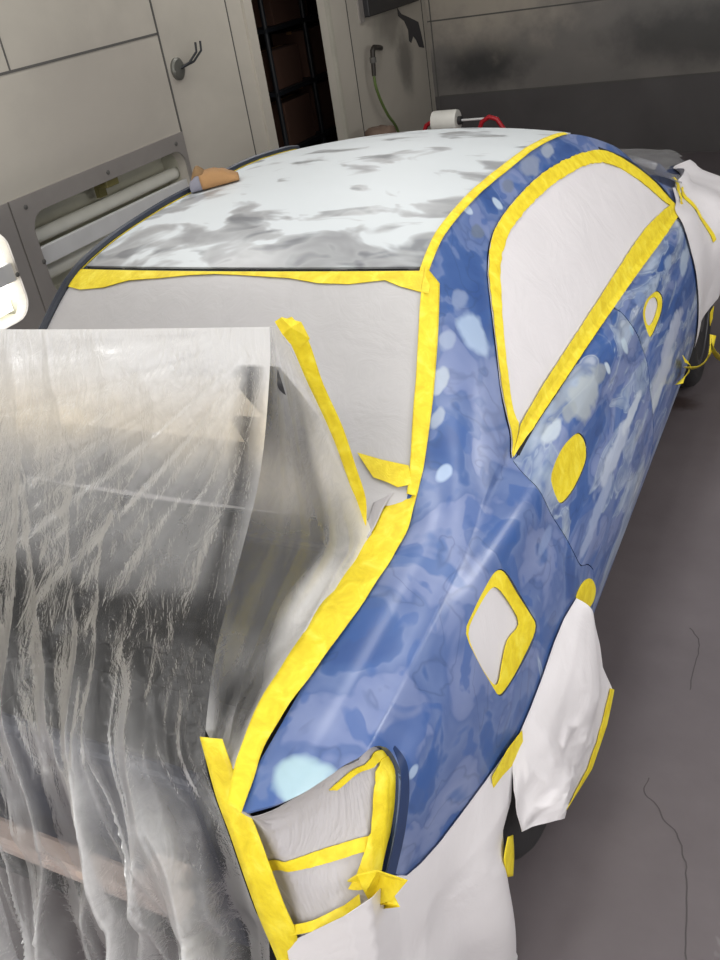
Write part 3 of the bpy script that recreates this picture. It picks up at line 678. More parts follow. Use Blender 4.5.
# long strip holding the plastic to the lamp paper
wv = np.array([.022, 0, 0.004]); ext = np.array([strip_r[-1]+np.array([.01, -.005, -.07]), strip_r[-1]+np.array([.02, -.01, -.16])])
srt = np.concatenate([strip_r, ext]); right_off = np.array([(22, 2), (24, 0), (25, -3), (26, -6), (26, -9), (26, -10), (25, -12)])
sB = np.array([hit(u+d[0], v+d[1], 1, y+.004) for ((u, v), y), d in zip(LS, right_off)]); sB = np.concatenate([sB, ext+np.array([.04, .005, .01])])
fwd = np.array([0, -.012, .008])
strip3('masking_tape', srt+fwd, sB+fwd, TAPE, 'long yellow masking tape strip holding the plastic sheet to the tail lamp paper', 'masking tape', n=4, wob=.004)

# ---- sheets hanging round the rear wheel
def free_sheet(name, f, mat, label, cat, sc, out, step=.02, thick=.001, outline=sq, res=41):
    s = Surf(f, (0, 1), (0, 1), res, res, sc, out); return s, tag(pane(s, name, outline, mat, None, step=step, thick=thick), label, cat)
def px(pts): return np.array([hit(u, v, 0, x) for (u, v, x) in pts])
att = sp([(574, 598), (562, 618), (552, 642), (540, 677), (528, 708), (515, 738), (510, 750)])
attach = SIDE.f(att[:, 0], att[:, 1])+SIDE.normal(att[:, 0], att[:, 1])*.006
outer = px([(594, 620, .95), (600, 645, .965), (603, 668, .975), (613, 690, .99), (606, 724, .985), (591, 768, .975), (566, 808, .955)])
botm = px([(513, 756, .9), (510, 800, .905), (511, 832, .905), (538, 819, .935), (566, 808, .955)])
# u runs down the arch (0 = front end), v from the arch out to the free edge
fw0 = coons(attach, outer, np.array([attach[0], outer[0]]), np.array([attach[-1], botm[1], botm[2], botm[3], outer[-1]]))
def fw(u, v):
    P = fw0(u, v); u = np.atleast_1d(u); v = np.atleast_1d(v); w = np.sin(np.pi*np.clip(v, 0, 1))
    P = P.copy(); d = w*(.025+.03*vnoise(P*np.array([1, 1, .6]), 7)+.016*np.clip(u*1.6-.3, 0, 1)*((1-abs(vnoise(P, 8, 4)))**4-.3)+.006*np.clip(u*1.5-.5, 0, 1)*(1-abs(vnoise(P, 17)))**4); P[:, 0] += d; P[:, 2] += d*.3
    return P
WPS, o = free_sheet('masking_sheet', fw, WHITE, 'white masking sheet draped over the right rear wheel, edged with yellow tape', 'masking sheet', (.55, .25), (1, 0, .4), .014)
wpp = lambda pix: np.clip(WPS.poly(pix), 0, 1)
e = np.linspace(.40, 1.0, 30)
sheet('masking_tape', WPS, np.concatenate([[(a, .998) for a in e], [(a, .90) for a in e[::-1]]]), TAPE, 'yellow masking tape on the outer edge of the wheel sheet', 'masking tape', step=.010, off=.004, thick=.0015)
ribbon_tape(SIDE, sp([(487, 781), (502, 760), (517, 740)]), [.024, .044, .044], 'short yellow masking tape on the lower quarter edge behind the wheel sheet', off=.014, step=.01)
sheet('masking_tape', SIDE, catmull(sp([(576, 600), (579, 588), (585, 580), (591, 579), (595, 588), (594, 598), (590, 606), (585, 609)]), True, 3), TAPE, 'yellow masking tape patch at the front of the rear wheel arch', 'masking tape', step=.01, off=.002, thick=.0015)
# skirt
sa = sp([(389, 874), (404, 874), (418, 862), (437, 841), (459, 812), (482, 781), (500, 756), (510, 746)])
skt = SIDE.f(sa[:, 0], sa[:, 1])+SIDE.normal(sa[:, 0], sa[:, 1])*.007
skt = np.concatenate([[hit(286, 944, 1, .095), hit(345, 916, 1, .10), hit(372, 898, 1, .135)], skt])
skr = np.array([hit(512, 800, 0, .905), hit(504, 832, 0, .90), hit(506, 880, 0, .90), hit(512, 952, 0, .905)])
skr = np.concatenate([[skt[-1]], skr, [np.array([.905, .535, .012])]])
skl = np.array([skt[0], skt[0]+np.array([.0, -.02, -.2]), np.array([skt[0][0]+.03, .06, .012])])
skb = np.array([skl[-1], (.74, .07, .012), (.83, .14, .012), (.88, .30, .012), skr[-1]])
fs0 = coons(skb, skt, skl[::-1], skr[::-1])
def fs(u, v):
    P = fs0(u, v); u = np.atleast_1d(u); v = np.atleast_1d(v); P = P.copy()
    w = np.clip((1-v)*1.6, 0, 1)*np.sin(np.pi*np.clip(v*.8+.12, 0, 1)); d = w*(.02+.028*np.sin(u*15+1.8*v)+.03*vnoise(P, 4)+.012*(1-abs(vnoise(P*np.array([1, 1, .35]), 6, 9)))**4-.024)
    P[:, 0] += d*np.clip(u*1.4, .1, 1); P[:, 1] -= d*np.clip(1-u, 0, 1); return P
FSS, o = free_sheet('masking_sheet', fs, WHITE, 'white masking sheet skirt hanging from the lower quarter edge to the floor', 'masking sheet', (.9, .6), (1, -.6, .2), .018)
m = hit(508, 845, 0, .91); n2 = hit(500, 868, 0, .91)
strip3('masking_tape', np.array([hit(508, 837, 0, .912), hit(504, 860, 0, .912), hit(508, 877, 0, .912)]), np.array([hit(513, 835, 0, .905), hit(514, 856, 0, .905), hit(513, 876, 0, .905)]), TAPE, 'small yellow masking tape tab hanging beside the rear tyre', 'masking tape')

# ---- plastic sheet over the open boot
RID = np.array([(.565, .595, 1.515), (.565, .565, 1.44), (.556, .49, 1.293), (.538, .40, 1.17), (.522, .30, 1.05), (.516, .225, .93)])
RID = np.concatenate([RID, strip_r[1:]+np.array([-.01, -.006, .002]), [np.array([.64, .02, .40]), np.array([.63, -.02, .2]), np.array([.60, -.06, .02])]])
LFT = np.array([(-.78, .57, 1.485), (-.79, .50, 1.41), (-.81, .40, 1.25), (-.83, .27, 1.08), (-.84, .14, .95), (-.85, .06, .88), (-.86, .00, .78), (-.87, -.04, .62), (-.88, -.06, .4), (-.88, -.07, .2), (-.88, -.1, .02)])
def rs(P, n):
    d = np.r_[0, np.cumsum(np.linalg.norm(np.diff(P, axis=0), axis=1))]; d /= d[-1]; t = np.linspace(0, 1, n)
    return np.stack([np.interp(t, d, P[:, k]) for k in range(3)], -1)
NU, NV = 400, 250
def ridged(x): return (1-np.abs(x))**3
Rr, Ll = rs(catmull(RID, False, 4), NV), rs(catmull(LFT, False, 4), NV)
uu = np.linspace(0, 1, NU); G = np.zeros((NV, NU, 3))
for j in range(NV): G[j] = Ll[j]+(Rr[j]-Ll[j])*uu[:, None]
vv = np.linspace(0, 1, NV)
# sag of the top edge and hanging belly
G[:, :, 2] -= (.008*np.sin(np.pi*uu)[None, :]*np.exp(-vv*6)[:, None])
low = np.clip((vv-.30)/.3, 0, 1)[:, None]; low = low*low*(3-2*low)
mj = NU*2//3; PXY = project(G[:, mj])[:, 1]
D = np.zeros((NV, NU)); DU = np.zeros((NV, NU)); MI = np.zeros((NV, NU))
for j in range(NV):
    for i in range(NU):
        u, v = uu[i], vv[j]
        fan = (u-1.0)*(0.55+.9*v)                                   # folds fan out from the lid corner
        a = noise.noise(Vector((fan*9+.6*noise.noise(Vector((u*4, v*4, 2))), v*1.1, 0)))
        b = noise.noise(Vector((u*26+1.2*noise.noise(Vector((u*6, v*7, 5))), v*2.2, 7)))
        c = noise.noise(Vector((u*20, v*22, 3)))
        k1 = (1-abs(noise.noise(Vector((fan*6.5+.5*noise.noise(Vector((u*3, v*3, 12))), v*.8, 40)))))**9
        k2 = (1-abs(noise.noise(Vector((fan*15+.8*noise.noise(Vector((u*5, v*5, 15))), v*1.5, 50)))))**8
        L = low[j, 0]
        L = low[j, 0]; pxy = PXY[j]
        dx, dy = (1-u)*1.4, v*2.0; r = math.hypot(dx, dy); th = math.atan2(dy, dx)      # rays fanning out of the lid corner
        ray_ = noise.noise(Vector((th*7, r*.5, 80)))+.6*noise.noise(Vector((th*17, r*.8, 90))); rf = math.exp(-r*1.1)*min(1, r*8)
        D[j, i] = .014*a*(.3+.7*L)+L*(.080*k1+.032*k2+.012*b-.03)+.004*c*(1-.3*L)+(1-L)*.004*k2+.012*ray_*rf*(1-.5*L)
        e1 = .05*noise.noise(Vector((u*5, v*9, 70))); vz = pxy+e1*400
        d = np.interp(vz, [333, 370, 400, 430, 470, 520, 556, 575, 640, 960], [1.15, 1.0, .80, .62, .34, .28, .20, .03, .0, .0])  # opacity ramp paints the lit top of the sheet, fading downwards
        k3 = (1-abs(noise.noise(Vector((fan*30+1.1*noise.noise(Vector((u*8, v*6, 25))), v*2.5, 55)))))**7; D[j, i] += L*.012*k3
        DU[j, i] = d*(1+.35*ray_*rf)+L*(.62*k1**2+.36*k2**2+.18*k3**1.6+.04*max(0, b))+.02*max(0, c)  # fold crests made milkier to paint the light they catch
        if u > .945: DU[j, i] *= .15+.85*min(1, abs(u-.972)/.027) if v > .04 else 1
        MI[j, i] = math.exp(-((vz-420)/32)**2)  # cream tint in a band below the top edge
taper = np.minimum(1, (1-uu)/.05)[None, :]*np.minimum(1, vv/.05)[:, None]
D *= np.clip(taper, .05, 1)
dn = np.zeros_like(G); du = np.gradient(G, axis=1); dv = np.gradient(G, axis=0); dn = np.cross(dv, du); dn /= np.linalg.norm(dn, axis=2)[:, :, None]+1e-9
if dn[NV//2, NU//2, 1] > 0: dn = -dn
G = G+dn*D[:, :, None]
G[:, :, 2] = np.maximum(G[:, :, 2], .008)
V = list(G.reshape(-1, 3)); F = [(j*NU+i, j*NU+i+1, (j+1)*NU+i+1, (j+1)*NU+i) for j in range(NV-1) for i in range(NU-1)]
# side flap between the ridge and the lid edge / boot gutter
k0 = int(np.argmin(np.linalg.norm(Rr-RID[5], axis=1)))+1
ridge = G[:k0, -1]
OUT = np.concatenate([[(.578, .60, 1.515), (.585, .68, 1.30), (.59, .745, 1.06)], inner3[3:10]+np.array([.02, 0, -.016]), [np.array(inner3[10])+np.array([.012, 0, -.014])]])
Of = rs(catmull(OUT, False, 4), k0); NW = 60; DF = np.zeros((k0, NW)); MF = np.zeros((k0, NW)); base = len(V); H = np.zeros((k0, NW, 3))
for i in range(NW):
    q = i/(NW-1); H[:, i] = ridge+(Of-ridge)*q
for j in range(k0):
    for i in range(1, NW-1):
        q = i/(NW-1); wq = math.sin(math.pi*q)*min(1, j/(k0*.25))
        a = noise.noise(Vector((q*5, j/k0*2, 20))); b = noise.noise(Vector((q*12+j/k0*5, j/k0*6, 30)))
        H[j, i] += np.array([.5, -.2, .8])*wq*(-.035+.022*a+.005*b+.012*(1-abs(a))**6)
for j in range(k0):
    for i in range(NW):
        q = i/(NW-1); f = j/k0; a = noise.noise(Vector((q*3, f*4, 60)))
        DF[j, i] = .05+.40*math.exp(-(f/.33)**2)*min(1, q*3)+.95*min(1, max(0, (q-.52+.30*a)/.40))*min(1, f*3)+.7*min(1, max(0, (f-.70)/.2))*(.7+a)+.35*math.exp(-((f-.36)/.09)**2)*(1-q)+.12*max(0, a); MF[j, i] = .8*math.exp(-((f-.35)/.12)**2)*(1-q)+.25*q
V += list(H.reshape(-1, 3)); F += [(base+j*NW+i, base+j*NW+i+1, base+(j+1)*NW+i+1, base+(j+1)*NW+i) for j in range(k0-1) for i in range(NW-1)]
pso = mesh('plastic_sheet', V, F, FILM); attr(pso, 'dust_and_light', np.concatenate([np.clip(DU, 0, 1.2).ravel(), DF.ravel()])); attr(pso, 'cream_tint', np.concatenate([MI.ravel(), MF.ravel()]))
pso.data.materials.append(film_mat('dusty side of the plastic sheet', .03, .4, .10))
pso.data.polygons.foreach_set('material_index', [0]*((NV-1)*(NU-1))+[1]*((k0-1)*(NW-1)))
tag(pso, 'clear milky plastic sheet tented over the raised boot lid and hanging to the floor', 'plastic sheet')
# tape from the lid corner down the lid edge
tA = np.array([hit(u, v, 1, y) for u, v, y in [(277, 322, .585), (291, 345, .60), (309, 385, .64), (330, 430, .68), (345, 470, .71), (356, 505, .735), (360, 529, .74)]])
tB = np.array([hit(u, v, 1, y) for u, v, y in [(292, 317, .60), (308, 340, .61), (323, 383, .645), (343, 428, .685), (356, 467, .715), (366, 500, .735), (366, 528, .74)]])
strip3('masking_tape', tA, tB, TAPE, 'yellow masking tape running from the raised boot lid corner down to the window corner', 'masking tape', n=4, wob=.004)
knob = np.array([hit(u, v, 1, y) for u, v, y in [(276, 321, .585), (282, 317, .58), (290, 320, .585), (300, 322, .60), (309, 338, .61), (300, 346, .60), (290, 342, .59), (283, 333, .58)]])
o = mesh('masking_tape', np.concatenate([[knob.mean(0)+np.array([.01, -.015, .012])], knob]), [(0, 1+i, 1+(i+1) % 8) for i in range(8)], TAPE, smooth=False); md = o.modifiers.new('thickness', 'SOLIDIFY'); md.thickness = .003
tag(o, 'bunched yellow masking tape at the top corner of the raised boot lid', 'masking tape')
strip3('masking_tape', np.array([hit(362, 536, 2, 1.0), hit(368, 520, 2, 1.01), hit(376, 498, 2, 1.02), hit(392, 478, 2, 1.03)])*1.0, np.array([hit(368, 538, 2, 1.0), hit(376, 524, 2, 1.01), hit(386, 503, 2, 1.02), hit(398, 488, 2, 1.03)])*1.0, SHADEP, 'scrap of crumpled grey paper at the boot hinge corner below the rear window', 'masking paper')

# ---- front: plastic over the bonnet, sheet over the front wing
FILM2 = film_mat('grey plastic bonnet cover', .16)
def hood_cover(u, v):
    u = np.atleast_1d(u); v = np.atleast_1d(v); y = 3.02+1.55*v; s = (u*2-1)*1.1
    yc = np.clip(y, 3.1, 4.45); P = top_f(yc, np.clip(s, -1, 1)); ov = np.clip(abs(s)-1, 0, .1)/.1
    P[:, 0] += np.sign(s)*ov*.09; P[:, 2] += .02-ov*.03; P[:, 1] += (y-yc); P[:, 2] = np.maximum(P[:, 2], np.interp(y, [3.0, 3.3, 3.7, 4.57], [.98, .99, .95, .84])-ov*ov*.03)
    P[:, 2] += .015*vnoise(P, 5)+.01*vnoise(P, 13); return P
free_sheet('plastic_sheet', hood_cover, FILM2, 'grey see-through plastic sheet over the bonnet at the front of the car', 'plastic sheet', (1.3, 1.5), (0, 0, 1), .03)
def wing_cover(u, v):
    u = np.atleast_1d(u); v = np.atleast_1d(v); y = 3.0+1.2*u
    t = 2.3+6.9*v; P = side_f(np.clip(y, 2.98, 4.45), np.clip(t, 0, 9.6)); w = np.clip((u-.06)*3, 0, 1)
    hang = np.clip((v-.30)/.3, 0, 1); xh = .94-.03*np.clip((v-.7)*3, 0, 1)
    P[:, 0] = P[:, 0]*(1-hang*w)+np.maximum(P[:, 0], xh)*hang*w+.008
    P[:, 2] += .015*(1-v); f = .022*np.sin(u*15+v*2)*w+.018*vnoise(P, 7)*w; P[:, 0] += f; P[:, 2] += .4*f*(1-v); return P
WS, o = free_sheet('masking_sheet', wing_cover, WHITE, 'white masking sheet over the right front wing, ahead of the front door', 'masking sheet', (1.15, .9), (1, 0, .3), .025, outline=np.array([(.17, 0), (1, 0), (1, .86), (.5, .94), (.18, .97), (.04, .99), (.045, .8), (.045, .6), (.045, .42), (.085, .27)]))
wsp = WS.poly([(681, 188), (690, 203), (700, 218), (714, 241)])
ribbon_tape(WS, wsp, [.03, .03, .024], 'yellow masking tape line across the front wing sheet', off=.005, step=.012)
ribbon_tape(SIDE, sp([(672, 180), (676, 192), (680, 206)]), [.03, .03], 'short yellow masking tape at the front corner of the side window sheet', off=.012, step=.012)
# loose tape ends by the front wheel
def curl(pts, w, label):
    P = catmull(np.array(pts), False, 5); d = np.gradient(P, axis=0); d /= np.linalg.norm(d, axis=1)[:, None]; s = np.cross(d, np.array([.6, -.5, .6])); s /= np.linalg.norm(s, axis=1)[:, None]
    tw = np.linspace(0, 2.0, len(P)); up = np.cross(s, d); s2 = s*np.cos(tw)[:, None]+up*np.sin(tw)[:, None]
    return strip3('masking_tape', P[::2]-s2[::2]*w/2, P[::2]+s2[::2]*w/2, TAPE, label, 'masking tape', n=2)
curl([hit(u, v, 0, .96) for u, v in [(713, 335), (711, 348), (706, 360), (697, 367), (688, 367)]], .03, 'loose yellow masking tape end hanging from the front wing sheet')
curl([hit(u, v, 0, .945) for u, v in [(684, 359), (689, 364), (688, 372), (682, 379), (679, 384)]], .028, 'curled yellow masking tape end in front of the front tyre')
curl([hit(u, v, 0, .99) for u, v in [(712, 340), (714, 350), (720, 358), (730, 362)]], .03, 'loose yellow masking tape tail trailing ahead of the front wheel')
ribbon_tape(WS, WS.poly([(712, 312), (716, 326)]), .05, 'small yellow masking tape square on the lower front wing sheet', off=.006, step=.012)

# ------------------------------------------------------------------ the booth
WX, BY = -2.2, 8.04
RX, FY, CZ = 3.4, -3.2, 3.1
def wall_mat(name, a, b, rough, stains_and_tones=(), metal=0.0, c=None):
    m = M(name); vec = m.coord((1, .5, .9)); n1 = m.noise(vec, 1.3, 5, .6, .4)
    col = m.ramp(n1, [(.3, a), (.7, b)])
    for (co, rad, cc, st, amt) in stains_and_tones:
        mp = m.coord(); va = m.n('ShaderNodeVectorMath', operation='SUBTRACT'); m.l(mp, va.inputs[0]); va.inputs[1].default_value = co
        vb = m.n('ShaderNodeVectorMath', operation='MULTIPLY'); m.l(va.outputs[0], vb.inputs[0]); vb.inputs[1].default_value = tuple(1/(rad*q) for q in st)
        ln = m.n('ShaderNodeVectorMath', operation='LENGTH'); m.l(vb.outputs[0], ln.inputs[0])
        d = m.math('MULTIPLY_ADD', m.noise(m.coord(), 5, 4, .6), .9, m.math('ADD', ln.outputs[1], -.45))
        f = m.math('MULTIPLY', m.math('SUBTRACT', 1.0, m.smooth(d, .25, 1.15)), amt); col = m.mix(f, col, cc)
    return m.done(m.bsdf(col, rough, metal))
LW = wall_mat('grey beige booth panel', srgb(172, 167, 157), srgb(190, 184, 173), .42, [((WX, 3.5, 1.45), .9, srgb(160, 153, 146), (1, 1, .7), .5), ((WX, 7.45, 1.05), .25, srgb(70, 68, 66), (1, .8, 1.3), .6), ((WX, 7.2, 1.36), .35, srgb(96, 92, 86), (1, 1, .6), .6)])
BW = wall_mat('dark grey booth panel', srgb(104, 101, 99), srgb(122, 118, 114), .38, [((-1.70, BY, .88), .46, srgb(36, 37, 40), (1.2, 1, .55), .8), ((.1, BY, .95), .6, srgb(40, 40, 42), (1.4, 1, .5), .7), ((-1.7, BY, 1.55), 1.1, srgb(168, 160, 148), (1.1, 1, .55), .95)])  # soft dark smudges, then a pale patch fading out at upper left
BWL = wall_mat('darker lower booth panel', srgb(74, 71, 72), srgb(86, 83, 84), .45)
FRM = plain('grey fixture frame', srgb(146, 141, 137), .4, .2)
SEAM = plain('dark panel seam', (.09, .086, .08, 1), .6)
CREAM = plain('cream fixture reflector', srgb(196, 194, 178), .4)
TUBE = plain('white unlit fluorescent tube', srgb(225, 224, 214), .25)
LIT = emit('lit fixture', (1, .98, .93, 1), 6.0)
def floor_mat():
    m = M('painted grey concrete floor'); vec = m.coord(); n1 = m.noise(vec, 1.2, 6, .6); n2 = m.noise(m.coord(), 7, 5, .6)
    col = m.ramp(m.math('MULTIPLY_ADD', n2, .3, m.math('MULTIPLY', n1, .7)), [(.35, srgb(89, 82, 85)), (.62, srgb(101, 94, 97))])
    n3 = m.noise(vec, 9, 3, .7, .5); col = m.mix(m.ramp(n3, [(.72, (0, 0, 0)), (.76, (.5,)*3)]), col, srgb(120, 116, 118))
    # rust stain
    va = m.n('ShaderNodeVectorMath', operation='SUBTRACT'); m.l(m.coord(), va.inputs[0]); va.inputs[1].default_value = tuple(hit(678, 402, 2, 0))
    ln = m.n('ShaderNodeVectorMath', operation='LENGTH'); m.l(va.outputs[0], ln.inputs[0])
    d = m.math('MULTIPLY_ADD', m.noise(m.coord(), 12, 3), .16, ln.outputs[1])
    col = m.mix(m.math('MULTIPLY', m.math('SUBTRACT', 1.0, m.smooth(d, .10, .20)), .8), col, srgb(52, 38, 34))
    return m.done(m.bsdf(col, m.math('MULTIPLY_ADD', n1, .2, .42), 0, m.bump(n2, .15, .004)))
def flat_poly(name, outline, holes, place, mat, th, label=None):
    """a wall sheet with openings: outline in wall coordinates, place() puts them in the room"""
    ol = [densify(o, True, .25) for o in [outline]+list(holes)]; pts = []; ed = []
    for o in ol:
        k = len(pts); pts += [tuple(q) for q in o]; ed += [(k+i, k+(i+1) % len(o)) for i in range(len(o))]
    r = delaunay_2d_cdt([Vector(p) for p in pts], ed, [], 0, 1e-6); v2 = np.array([tuple(p) for p in r[0]]); F = np.array([f for f in r[2] if len(f) == 3]); c = v2[F].mean(1)
    ok = inside(ol[0], c)
    for h in ol[1:]: ok &= ~inside(h, c)
    F = F[ok]; n = len(v2); V = [place(a, b, 0) for a, b in v2]+[place(a, b, th) for a, b in v2]; FF = [tuple(f) for f in F]+[tuple(f[::-1]+n) for f in F]
    cnt = {(f[i], f[(i+1) % 3]) for f in F for i in range(3)}
    FF += [(e[1], e[0], e[0]+n, e[1]+n) for e in cnt if (e[1], e[0]) not in cnt]
    o = mesh(name, V, FF, mat, smooth=False, origin=(0, 0, 0)); return o
def rrect(a0, a1, b0, b1, r, n=6):
    P = []
    for ca, cb, q0 in ((a1-r, b1-r, 0), (a0+r, b1-r, 90), (a0+r, b0+r, 180), (a1-r, b0+r, 270)):
        for k in range(n+1):
            q = math.radians(q0+90*k/n); P.append((ca+r*math.cos(q), cb+r*math.sin(q)))
    return np.array(P)
F1 = rrect(2.70, 4.03, .68, 1.125, .10); F2 = rrect(1.02, 2.515, .68, 1.125, .10)
D0, D1, DZ = 5.08, 6.10, 2.25
struct(flat_poly('wall_left', np.array([(FY, 0), (BY, 0), (BY, CZ), (FY, CZ)], float), [F1, F2, np.array([(D0, .02), (D1, .02), (D1, DZ), (D0, DZ)])], lambda a, b, t: (WX-t, a, b), LW, .06))
m = MB(); m.box((WX-.06, BY, .64), (RX, BY+.06, CZ)); struct(m.build('wall_back', BW, origin=(0, 0, 0)))
m = MB(); m.box((WX-.06, BY, 0), (RX, BY+.06, .64)); struct(m.build('wall_back_lower', BWL, origin=(0, 0, 0)))
m = MB(); m.box((RX, FY, 0), (RX+.06, BY, CZ)); struct(m.build('wall_right', BW, origin=(0, 0, 0)))
m = MB(); m.box((WX-.06, FY-.06, 0), (RX+.06, FY, CZ)); struct(m.build('wall_rear', LW, origin=(0, 0, 0)))
m = MB(); m.box((WX-1.6, FY-.06, -.1), (RX+.06, BY+.06, 0)); struct(m.build('floor', floor_mat(), origin=(0, 0, 0)))
CEIL = plain('white booth ceiling', (.7, .7, .68, 1), .6)
m = MB(); m.box((WX-.06, FY-.06, CZ), (RX+.06, BY+.06, CZ+.06)); struct(m.build('ceiling', CEIL, origin=(0, 0, 0)))
tn = [0]
def trim(lo, hi, mat=SEAM):
    tn[0] += 1; m = MB(); m.box(lo, hi); return struct(m.build('trim_%d' % tn[0], mat, origin=(0, 0, 0)))
e = .004
trim((WX, FY, 1.745), (WX+e, 4.06, 1.757)); trim((WX, 4.055, 0), (WX+e, 4.068, CZ)); trim((WX, 4.80, 0), (WX+e, 4.808, CZ)); trim((WX, 2.88, 1.757), (WX+e, 2.888, CZ))
trim((WX, 6.45, 0), (WX+e, 6.458, CZ)); trim((WX, 7.93, 0), (WX+e, 7.94, CZ))
trim((WX, BY-e, 1.285), (RX, BY, 1.297)); trim((WX+.06, BY-e, .634), (RX, BY, .646)); trim((WX+.03, BY-e, 0), (WX+.04, BY, CZ)); trim((.9, BY-e, 0), (.91, BY, CZ))
trim((WX, D0-.10, 0), (WX+.02, D0-.0, DZ+.08), LW); trim((WX, D1, 0), (WX+.03, D1+.035, DZ+.08), plain('pale door jamb', srgb(176, 172, 160), .4)); trim((WX, D1+.035, 0), (WX+.012, D1+.055, DZ+.08)); trim((WX, D1+.055, 0), (WX+.02, D1+.30, DZ), LW); trim((WX, D0-.10, DZ), (WX+.02, D1+.3, DZ+.08), LW)
trim((WX, FY, .0), (WX+.10, 4.0, .52), plain('pale lower ledge', srgb(170, 156, 152), .5))
# wall light fixtures
def fixture(y0, y1, hole, lit, label):
    t = thing('wall_light', (WX, (y0+y1)/2, .62), label, 'wall light', 'recessed wall light fixtures')
    fr = flat_poly('frame', np.array([(y0, .60), (y1, .60), (y1, 1.215), (y0, 1.215)]), [hole], lambda a, b, q: (WX+.014-q, a, b), FRM, .013)
    fr.parent = t; fr.location = -Vector(t.location)
    m = MB(); h0, h1 = hole[:, 0].min(), hole[:, 0].max()
    m.box((WX-.20, h0-.02, .66), (WX-.19, h1+.02, 1.15)); m.box((WX-.19, h0-.03, .66), (WX-.061, h0-.02, 1.15)); m.box((WX-.19, h1+.02, .66), (WX-.061, h1+.03, 1.15)); m.box((WX-.19, h0, 1.135), (WX-.061, h1, 1.15)); m.box((WX-.19, h0, .66), (WX-.061, h1, .675))
    m.build('reflector', CREAM, t)
    for z in (.98, .79):
        m = MB(); m.tube([(WX-.11, h0-.015, z), (WX-.11, h1+.015, z)], .036, 18); m.build('lamp_tube', LIT if lit else TUBE, t, True)
    if lit:
        m = MB(); m.box((WX-.135, h0-.01, .69), (WX-.132, h1+.01, 1.125)); m.build('diffuser', emit('lit diffuser', (1, .98, .92, 1), 2.2), t)
    m = MB(); m.box((WX-.05, h0-.02, .855), (WX-.02, h1+.02, .945), .004); m.build('cross_bar', plain('pale grey bar', srgb(200, 200, 200), .4), t)
    if not lit:
        m = MB(); cy = 3.36; m.box((WX-.1, cy-.05, 1.085), (WX-.0, cy+.05, 1.13), .004); m.box((WX-.12, cy-.03, 1.03), (WX-.09, cy+.03, 1.085)); m.build('clip', plain('brassy clip', srgb(110, 104, 62), .5), t)
    for yy in (y0+.09, (y0+y1)/2, y1-.09):
        for zz in (1.165, .89):
            if zz < 1 and yy == (y0+y1)/2: continue
            m = MB(); m.lathe([(.012, .0), (.012, .004), (.006, .007)], (WX+.014, yy, zz), 'x', 12); m.build('screw', SEAM, t)
fixture(2.60, 4.055, F1, False, 'unlit recessed wall light beyond the far roof edge of the car')
fixture(.9, 2.59, F2, True, 'glowing recessed wall light at the left edge of the picture')
# doorway store
DKW = plain('unlit store wall', srgb(58, 44, 38), .8); 
m = MB(); m.box((WX-1.5, D0-.5, 0), (WX-1.44, D1+1.85, 2.6)); m.box((WX-1.5, D0-.56, 0), (WX-.06, D0-.5, 2.6)); m.box((WX-1.5, D1+1.85, 0), (WX-.06, D1+1.96, 2.6)); m.box((WX-1.5, D0-.5, 2.6), (WX-.06, D1+1.85, 2.66)); struct(m.build('wall_store', DKW, origin=(0, 0, 0)))
rk = thing('storage_rack', (WX-1.0, 7.0, 0), 'black pipe storage rack in the dark doorway', 'rack')
for (yy, xx) in ((6.35, -3.3), (6.35, -2.9), (7.0, -2.9), (7.7, -3.3), (7.7, -2.9)):
    m = MB(); m.tube([(xx, yy, 0), (xx, yy, 2.3)], .022, 10); m.build('upright', DARK, rk, True)
for zz in (.55, 1.02, 1.5, 1.95):
    m = MB(); m.box((-3.32, 6.33, zz), (-2.88, 7.73, zz+.035), .004); m.build('shelf', DARK, rk)
CARD = plain('brown cardboard', srgb(84, 58, 46), .85)
for i, (y0, y1, z0, h, lb) in enumerate(((6.47, 6.93, .585, .36, 'brown cardboard box low on the rack in the doorway'), (7.08, 7.63, .585, .40, 'brown cardboard box right of the upright on the lower rack shelf'), (7.04, 7.65, 1.055, .38, 'wide brown cardboard box on the middle rack shelf'), (6.41, 6.87, 1.055, .30, 'brown cardboard box left on the middle rack shelf'), (6.55, 7.15, 1.535, .3, 'brown cardboard box on the top rack shelf'))):
    t = thing('cardboard_box', (-3.1, (y0+y1)/2, z0), lb, 'box', 'boxes in the store doorway'); m = MB(); m.box((-3.28, y0, z0+.001), (-2.93, y1, z0+h), .006); m.build('body', CARD, t)
    m = MB(); m.box((-3.12, y0-.001, z0+h-.02), (-3.07, y1+.001, z0+h+.002)); m.build('tape_strip', plain('box tape', srgb(150, 110, 70), .5), t)
# hook on the wall
def wallp(u, v): return hit(u, v, 0, WX)
hk = wallp(177, 69); t = thing('wall_hook', (WX, hk[1], hk[2]), 'grey round wall hook with two dark prongs on the booth wall', 'hook')
m = MB(); m.lathe([(.062, 0), (.062, .012), (.05, .02), (.018, .024)], (WX, hk[1], hk[2]), 'x', 28); m.build('plate', plain('dull grey hook plate', srgb(110, 110, 104), .4, .5), t)
for dy in (.0, .05):
    m = MB(); m.tube([(WX+.02, hk[1]+.01, hk[2]), (WX+.06, hk[1]+.05+dy, hk[2]+.02), (WX+.10, hk[1]+.09+dy, hk[2]+.07), (WX+.10, hk[1]+.10+dy, hk[2]+.12)], .007, 8); m.build('prong', DARK, t, True)
